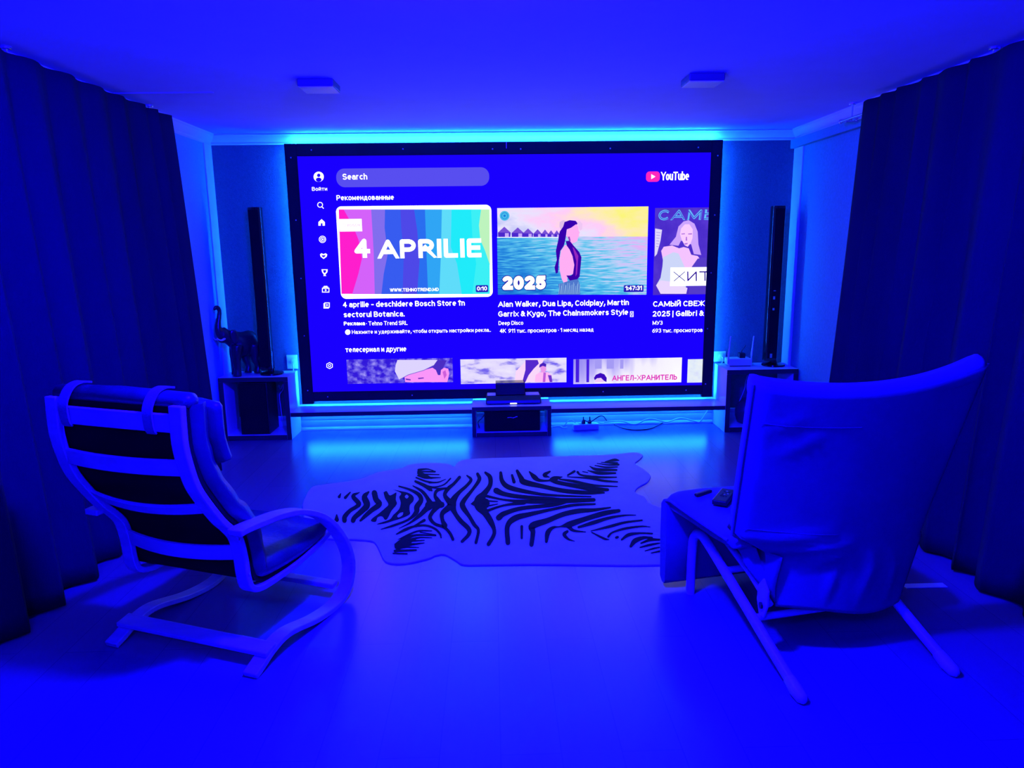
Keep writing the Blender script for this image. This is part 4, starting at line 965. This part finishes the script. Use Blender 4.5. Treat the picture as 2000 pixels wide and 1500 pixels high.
# ------------------------------------------------------------------ zebra-print hide rug
def rug():
    out = [(602, 960), (612, 950), (635, 946), (702, 936), (739, 922), (782, 915), (802, 907), (839, 904), (876, 906), (886, 912), (898, 900), (928, 896), (987, 894), (1098, 891), (1190, 888), (1230, 884), (1246, 884), (1255, 890), (1246, 899), (1240, 905), (1252, 913),
           (1264, 922), (1270, 930), (1264, 941), (1246, 951), (1240, 962), (1258, 970), (1264, 980), (1279, 988), (1320, 1006), (1338, 1035), (1336, 1075), (1312, 1100), (1283, 1102), (1209, 1103), (1061, 1101), (950, 1102), (906, 1102), (891, 1094), (869, 1082), (850, 1084), (839, 1089), (802, 1098), (772, 1100), (752, 1095), (743, 1078), (734, 1061), (722, 1055), (680, 1052), (640, 1051), (612, 1040), (596, 1015), (592, 985)]
    q = smoothed([Vector((u, v, 0)) for u, v in out+[out[0]]], 3)[:-1]
    top = [at(p.x, p.y, 2, .007) for p in q]
    cen = sum(top, Vector())/len(top)
    t = thing('hide_rug', 'pale hide rug with black zebra stripes lying in front of the console', 'rug', (cen.x, cen.y, 0))
    mb = MB(); n = len(top); m = M['hide']
    bot = [Vector((p.x+(p.x-cen.x)*.004, p.y+(p.y-cen.y)*.004, .0012)) for p in top]
    mb.poly(top, m); mb.poly(bot, m)
    mb.add(top+bot, [(i, (i+1) % n, n+(i+1) % n, n+i) for i in range(n)], m)
    mb.build('hide', t)
    st = MB(); dk = M['hide_dark']
    def A(u, v): return 640+u*.16, 900+v*.16
    def B(u, v): return 900+u*.2, 880+v*.2
    def stroke(pts, cf, k, z=.0078):
        z += .00002*(len(st.v) % 61)
        pp = [(Vector(cf(p[0], p[1])), p[2]*k/2) for p in pts]
        if len(pp) > 2:
            s1 = smoothed([Vector((p.x, p.y, w)) for p, w in pp], 5)
            pp = [(Vector((s.x, s.y)), max(.4, s.z)) for s in s1]
        l = []; r = []
        for i, (p, w) in enumerate(pp):
            d = (pp[min(i+1, len(pp)-1)][0]-pp[max(i-1, 0)][0]).normalized(); nn = Vector((-d.y, d.x))
            l.append(p+nn*w); r.append(p-nn*w)
        def cap(p, w, d):
            nn = Vector((-d.y, d.x)); return [p+nn*w*math.cos(a)+d*w*math.sin(a) for a in (PI/4, PI/2, 3*PI/4)]
        d1 = (pp[-1][0]-pp[-2][0]).normalized(); d0 = (pp[0][0]-pp[1][0]).normalized()
        e1 = cap(pp[-1][0], pp[-1][1], d1); e0 = cap(pp[0][0], pp[0][1], d0)
        # quads along the stroke, fans at the ends
        def X(p): return at(p.x, p.y, 2, z)
        vs = [X(p) for p in l]+[X(p) for p in r]; n = len(l)
        st.add(vs, [(i, i+1, n+i+1, n+i) for i in range(n-1)], dk)
        st.add([X(l[-1])]+[X(p) for p in e1]+[X(r[-1])], [(0, 1, 2, 3, 4)], dk)
        st.add([X(r[0])]+[X(p) for p in e0]+[X(l[0])], [(0, 1, 2, 3, 4)], dk)
    def blob(pts, cf, m=dk, z=.0078, sm=3):
        q = smoothed([Vector(cf(*p)+(0,)) for p in pts+[pts[0]]], sm)[:-1]
        st.poly([at(p.x, p.y, 2, z) for p in q], m)
    SA = [[(160, 400, 14), (140, 440, 40)], [(275, 385, 18), (215, 450, 40)], [(110, 660, 20), (110, 720, 60)],
          [(390, 385, 10), (310, 430, 50), (380, 520, 60), (350, 560, 50), (270, 610, 50), (210, 680, 60), (205, 730, 60)],
          [(500, 380, 24), (450, 440, 70), (480, 540, 80), (420, 610, 70), (330, 690, 60), (310, 730, 60)],
          [(570, 390, 70), (590, 470, 70), (630, 530, 70), (540, 600, 60), (460, 670, 50), (400, 730, 30)],
          [(870, 310, 20), (1000, 350, 30), (1110, 410, 50), (1140, 480, 60), (1090, 560, 70), (1080, 630, 60), (980, 720, 30), (800, 790, 30), (650, 835, 10)],
          [(1040, 305, 15), (1150, 370, 40), (1220, 460, 50), (1250, 540, 90), (1200, 590, 70), (1120, 670, 50), (1000, 760, 25), (870, 825, 10)],
          [(1230, 540, 90), (1390, 535, 80)],
          [(1450, 335, 15), (1340, 360, 40), (1310, 420, 40), (1340, 480, 60), (1370, 530, 60), (1320, 580, 60), (1270, 640, 50), (1250, 700, 50), (1310, 770, 40), (1420, 810, 40), (1490, 880, 40), (1530, 960, 40)],
          [(1610, 200, 40), (1540, 280, 40), (1470, 340, 50), (1430, 420, 50), (1500, 520, 80), (1490, 560, 80), (1400, 640, 60), (1400, 720, 50), (1430, 790, 70)],
          [(1700, 180, 20), (1750, 230, 40), (1700, 300, 40), (1600, 390, 50), (1540, 470, 80), (1520, 540, 100), (1550, 630, 60), (1620, 730, 60), (1720, 830, 60), (1720, 900, 50), (1640, 985, 40)],
          [(1830, 160, 40), (1850, 230, 50), (1770, 350, 40), (1660, 490, 60), (1650, 560, 70), (1730, 680, 50), (1790, 780, 50), (1840, 850, 40), (1810, 1000, 40)],
          [(1070, 250, 30), (1180, 300, 45), (1250, 345, 50), (1270, 362, 24)], [(1190, 296, 14), (1300, 320, 20), (1420, 290, 20), (1500, 215, 20)], [(1470, 330, 20), (1310, 335, 14), (1180, 300, 20)],
          [(1080, 205, 20), (1220, 255, 25), (1340, 262, 18), (1440, 225, 10)], [(1100, 180, 20), (1200, 205, 30), (1380, 205, 10)], [(1110, 150, 40), (1170, 180, 60), (1270, 212, 20)],
          [(1110, 112, 34), (1210, 100, 20), (1290, 118, 10)], [(1100, 133, 20), (1310, 132, 24)], [(1150, 163, 20), (1360, 168, 14)], [(1240, 268, 20), (1350, 265, 12)],
          [(1180, 725, 40), (1100, 770, 25), (1040, 800, 15)], [(840, 895, 20), (950, 840, 40), (1060, 800, 30), (1200, 790, 30), (1310, 830, 30), (1370, 890, 30), (1385, 940, 20)],
          [(860, 960, 10), (1000, 895, 25), (1120, 855, 25), (1270, 855, 15)], [(820, 1020, 20), (930, 960, 50), (1080, 908, 30), (1320, 912, 20)], [(1130, 872, 16), (1320, 902, 12)],
          [(840, 1040, 60), (960, 1000, 70), (1100, 940, 26), (1270, 940, 15)], [(830, 1060, 30), (950, 1030, 40), (1180, 1002, 12)], [(950, 985, 30), (1180, 970, 15)], [(840, 1080, 20), (950, 1055, 24), (1110, 1058, 14)],
          [(820, 1100, 36), (1080, 1090, 24)], [(800, 1130, 22), (970, 1135, 20)]]
    for s in SA: stroke(s, A, .16)
    blob([(680, 385), (720, 368), (755, 420), (800, 405), (840, 388), (832, 470), (845, 530), (780, 610), (735, 700), (700, 722), (665, 680), (612, 690), (588, 745), (530, 738), (540, 705), (620, 645), (702, 575), (740, 530), (700, 460)], A)
    blob([(790, 348), (890, 368), (980, 388), (1045, 432), (1048, 490), (1005, 540), (1000, 600), (1005, 650), (930, 692), (800, 735), (700, 765), (605, 778), (620, 762), (755, 715), (800, 660), (870, 590), (890, 510), (872, 440), (895, 395)], A)
    blob([(965, 412), (988, 436), (965, 460), (942, 436)], A, M['hide'], .0082); blob([(920, 628), (915, 660), (870, 690), (850, 675), (880, 640)], A, M['hide'], .0082)
    SB = [[(240, 215, 25), (285, 260, 45), (285, 340, 45), (230, 420, 60), (185, 480, 100), (190, 540, 110), (240, 610, 70), (290, 690, 60), (325, 770, 40), (320, 830, 40), (270, 915, 40)],
          [(100, 520, 10), (160, 515, 90), (230, 515, 110)], [(230, 440, 30), (420, 480, 22), (620, 497, 40), (900, 492, 56), (1300, 482, 38)], [(345, 390, 60), (430, 425, 45), (600, 452, 40), (880, 465, 25), (1000, 480, 30)],
          [(250, 590, 30), (420, 535, 22), (620, 508, 40)], [(230, 490, 20), (360, 497, 12)], [(240, 545, 20), (360, 522, 10)], [(370, 655, 60), (430, 612, 50), (600, 562, 40), (900, 532, 35), (1050, 500, 20)],
          [(390, 216, 30), (405, 300, 45), (480, 362, 50), (700, 412, 35), (900, 437, 25), (1270, 450, 15)], [(460, 900, 50), (455, 740, 50), (530, 660, 60), (680, 620, 45), (900, 572, 30), (1100, 532, 30), (1310, 522, 20)],
          [(500, 240, 24), (520, 306, 35)], [(550, 198, 30), (590, 270, 50), (620, 308, 60), (800, 350, 45), (1000, 392, 45), (1230, 412, 40), (1400, 412, 18)],
          [(690, 920, 45), (705, 800, 50), (700, 735, 70), (850, 682, 55), (1000, 622, 50), (1150, 590, 50), (1300, 580, 35), (1460, 557, 18)],
          [(670, 207, 15), (720, 260, 50), (770, 290, 30), (860, 292, 20), (910, 275, 50), (990, 257, 10)], [(890, 284, 50), (950, 312, 40), (1150, 350, 45), (1300, 377, 50), (1435, 382, 30)],
          [(965, 280, 15), (1100, 300, 30), (1300, 340, 25), (1530, 350, 10)], [(870, 205, 20), (815, 240, 40), (865, 260, 10)], [(1110, 202, 25), (1045, 240, 18)],
          [(835, 890, 30), (850, 800, 50), (900, 752, 30), (970, 742, 15), (1060, 720, 60), (1200, 672, 50), (1400, 612, 50), (1545, 587, 35)], [(1050, 735, 50), (1100, 780, 30), (1220, 795, 10)],
          [(595, 740, 30), (595, 855, 25)], [(1040, 790, 30), (1010, 820, 40), (1050, 865, 25), (1110, 885, 10)], [(1150, 748, 25), (1300, 702, 40), (1450, 657, 30), (1600, 632, 18), (1710, 630, 8)],
          [(1270, 785, 10), (1450, 742, 30), (1600, 702, 25), (1770, 680, 18)], [(1280, 800, 15), (1400, 860, 25), (1450, 870, 8)], [(1440, 840, 25), (1480, 800, 20), (1600, 762, 25), (1760, 740, 18), (1850, 745, 8)],
          [(1518, 850, 28), (1532, 845, 28)], [(1570, 870, 20), (1640, 822, 35), (1750, 806, 20), (1870, 810, 18)], [(1660, 935, 30), (1700, 882, 50), (1780, 852, 35), (1870, 850, 18)],
          [(1760, 905, 18), (1850, 872, 30), (1940, 870, 22)], [(1750, 945, 14), (1840, 922, 25), (1940, 903, 15)], [(1800, 980, 12), (1880, 957, 20), (1940, 945, 15)], [(1860, 1000, 12), (1940, 983, 20)],
          [(1140, 210, 25), (1180, 240, 20), (1350, 260, 25), (1520, 260, 14)], [(1040, 255, 8), (1250, 270, 20), (1400, 295, 25), (1530, 305, 14)], [(1190, 205, 10), (1240, 215, 10)],
          [(1240, 195, 10), (1350, 220, 32), (1510, 220, 18)], [(1260, 155, 10), (1330, 185, 32), (1520, 190, 22)], [(1310, 145, 10), (1420, 163, 18), (1530, 160, 12)], [(1330, 125, 8), (1440, 140, 16), (1540, 137, 22)],
          [(1370, 115, 8), (1480, 120, 20), (1530, 120, 14)], [(1410, 108, 8), (1500, 92, 30), (1545, 95, 10)]]
    for s in SB: stroke(s, B, .2)
    st.build('zebra_stripes', t)['label'] = 'black zebra stripes'
rug()
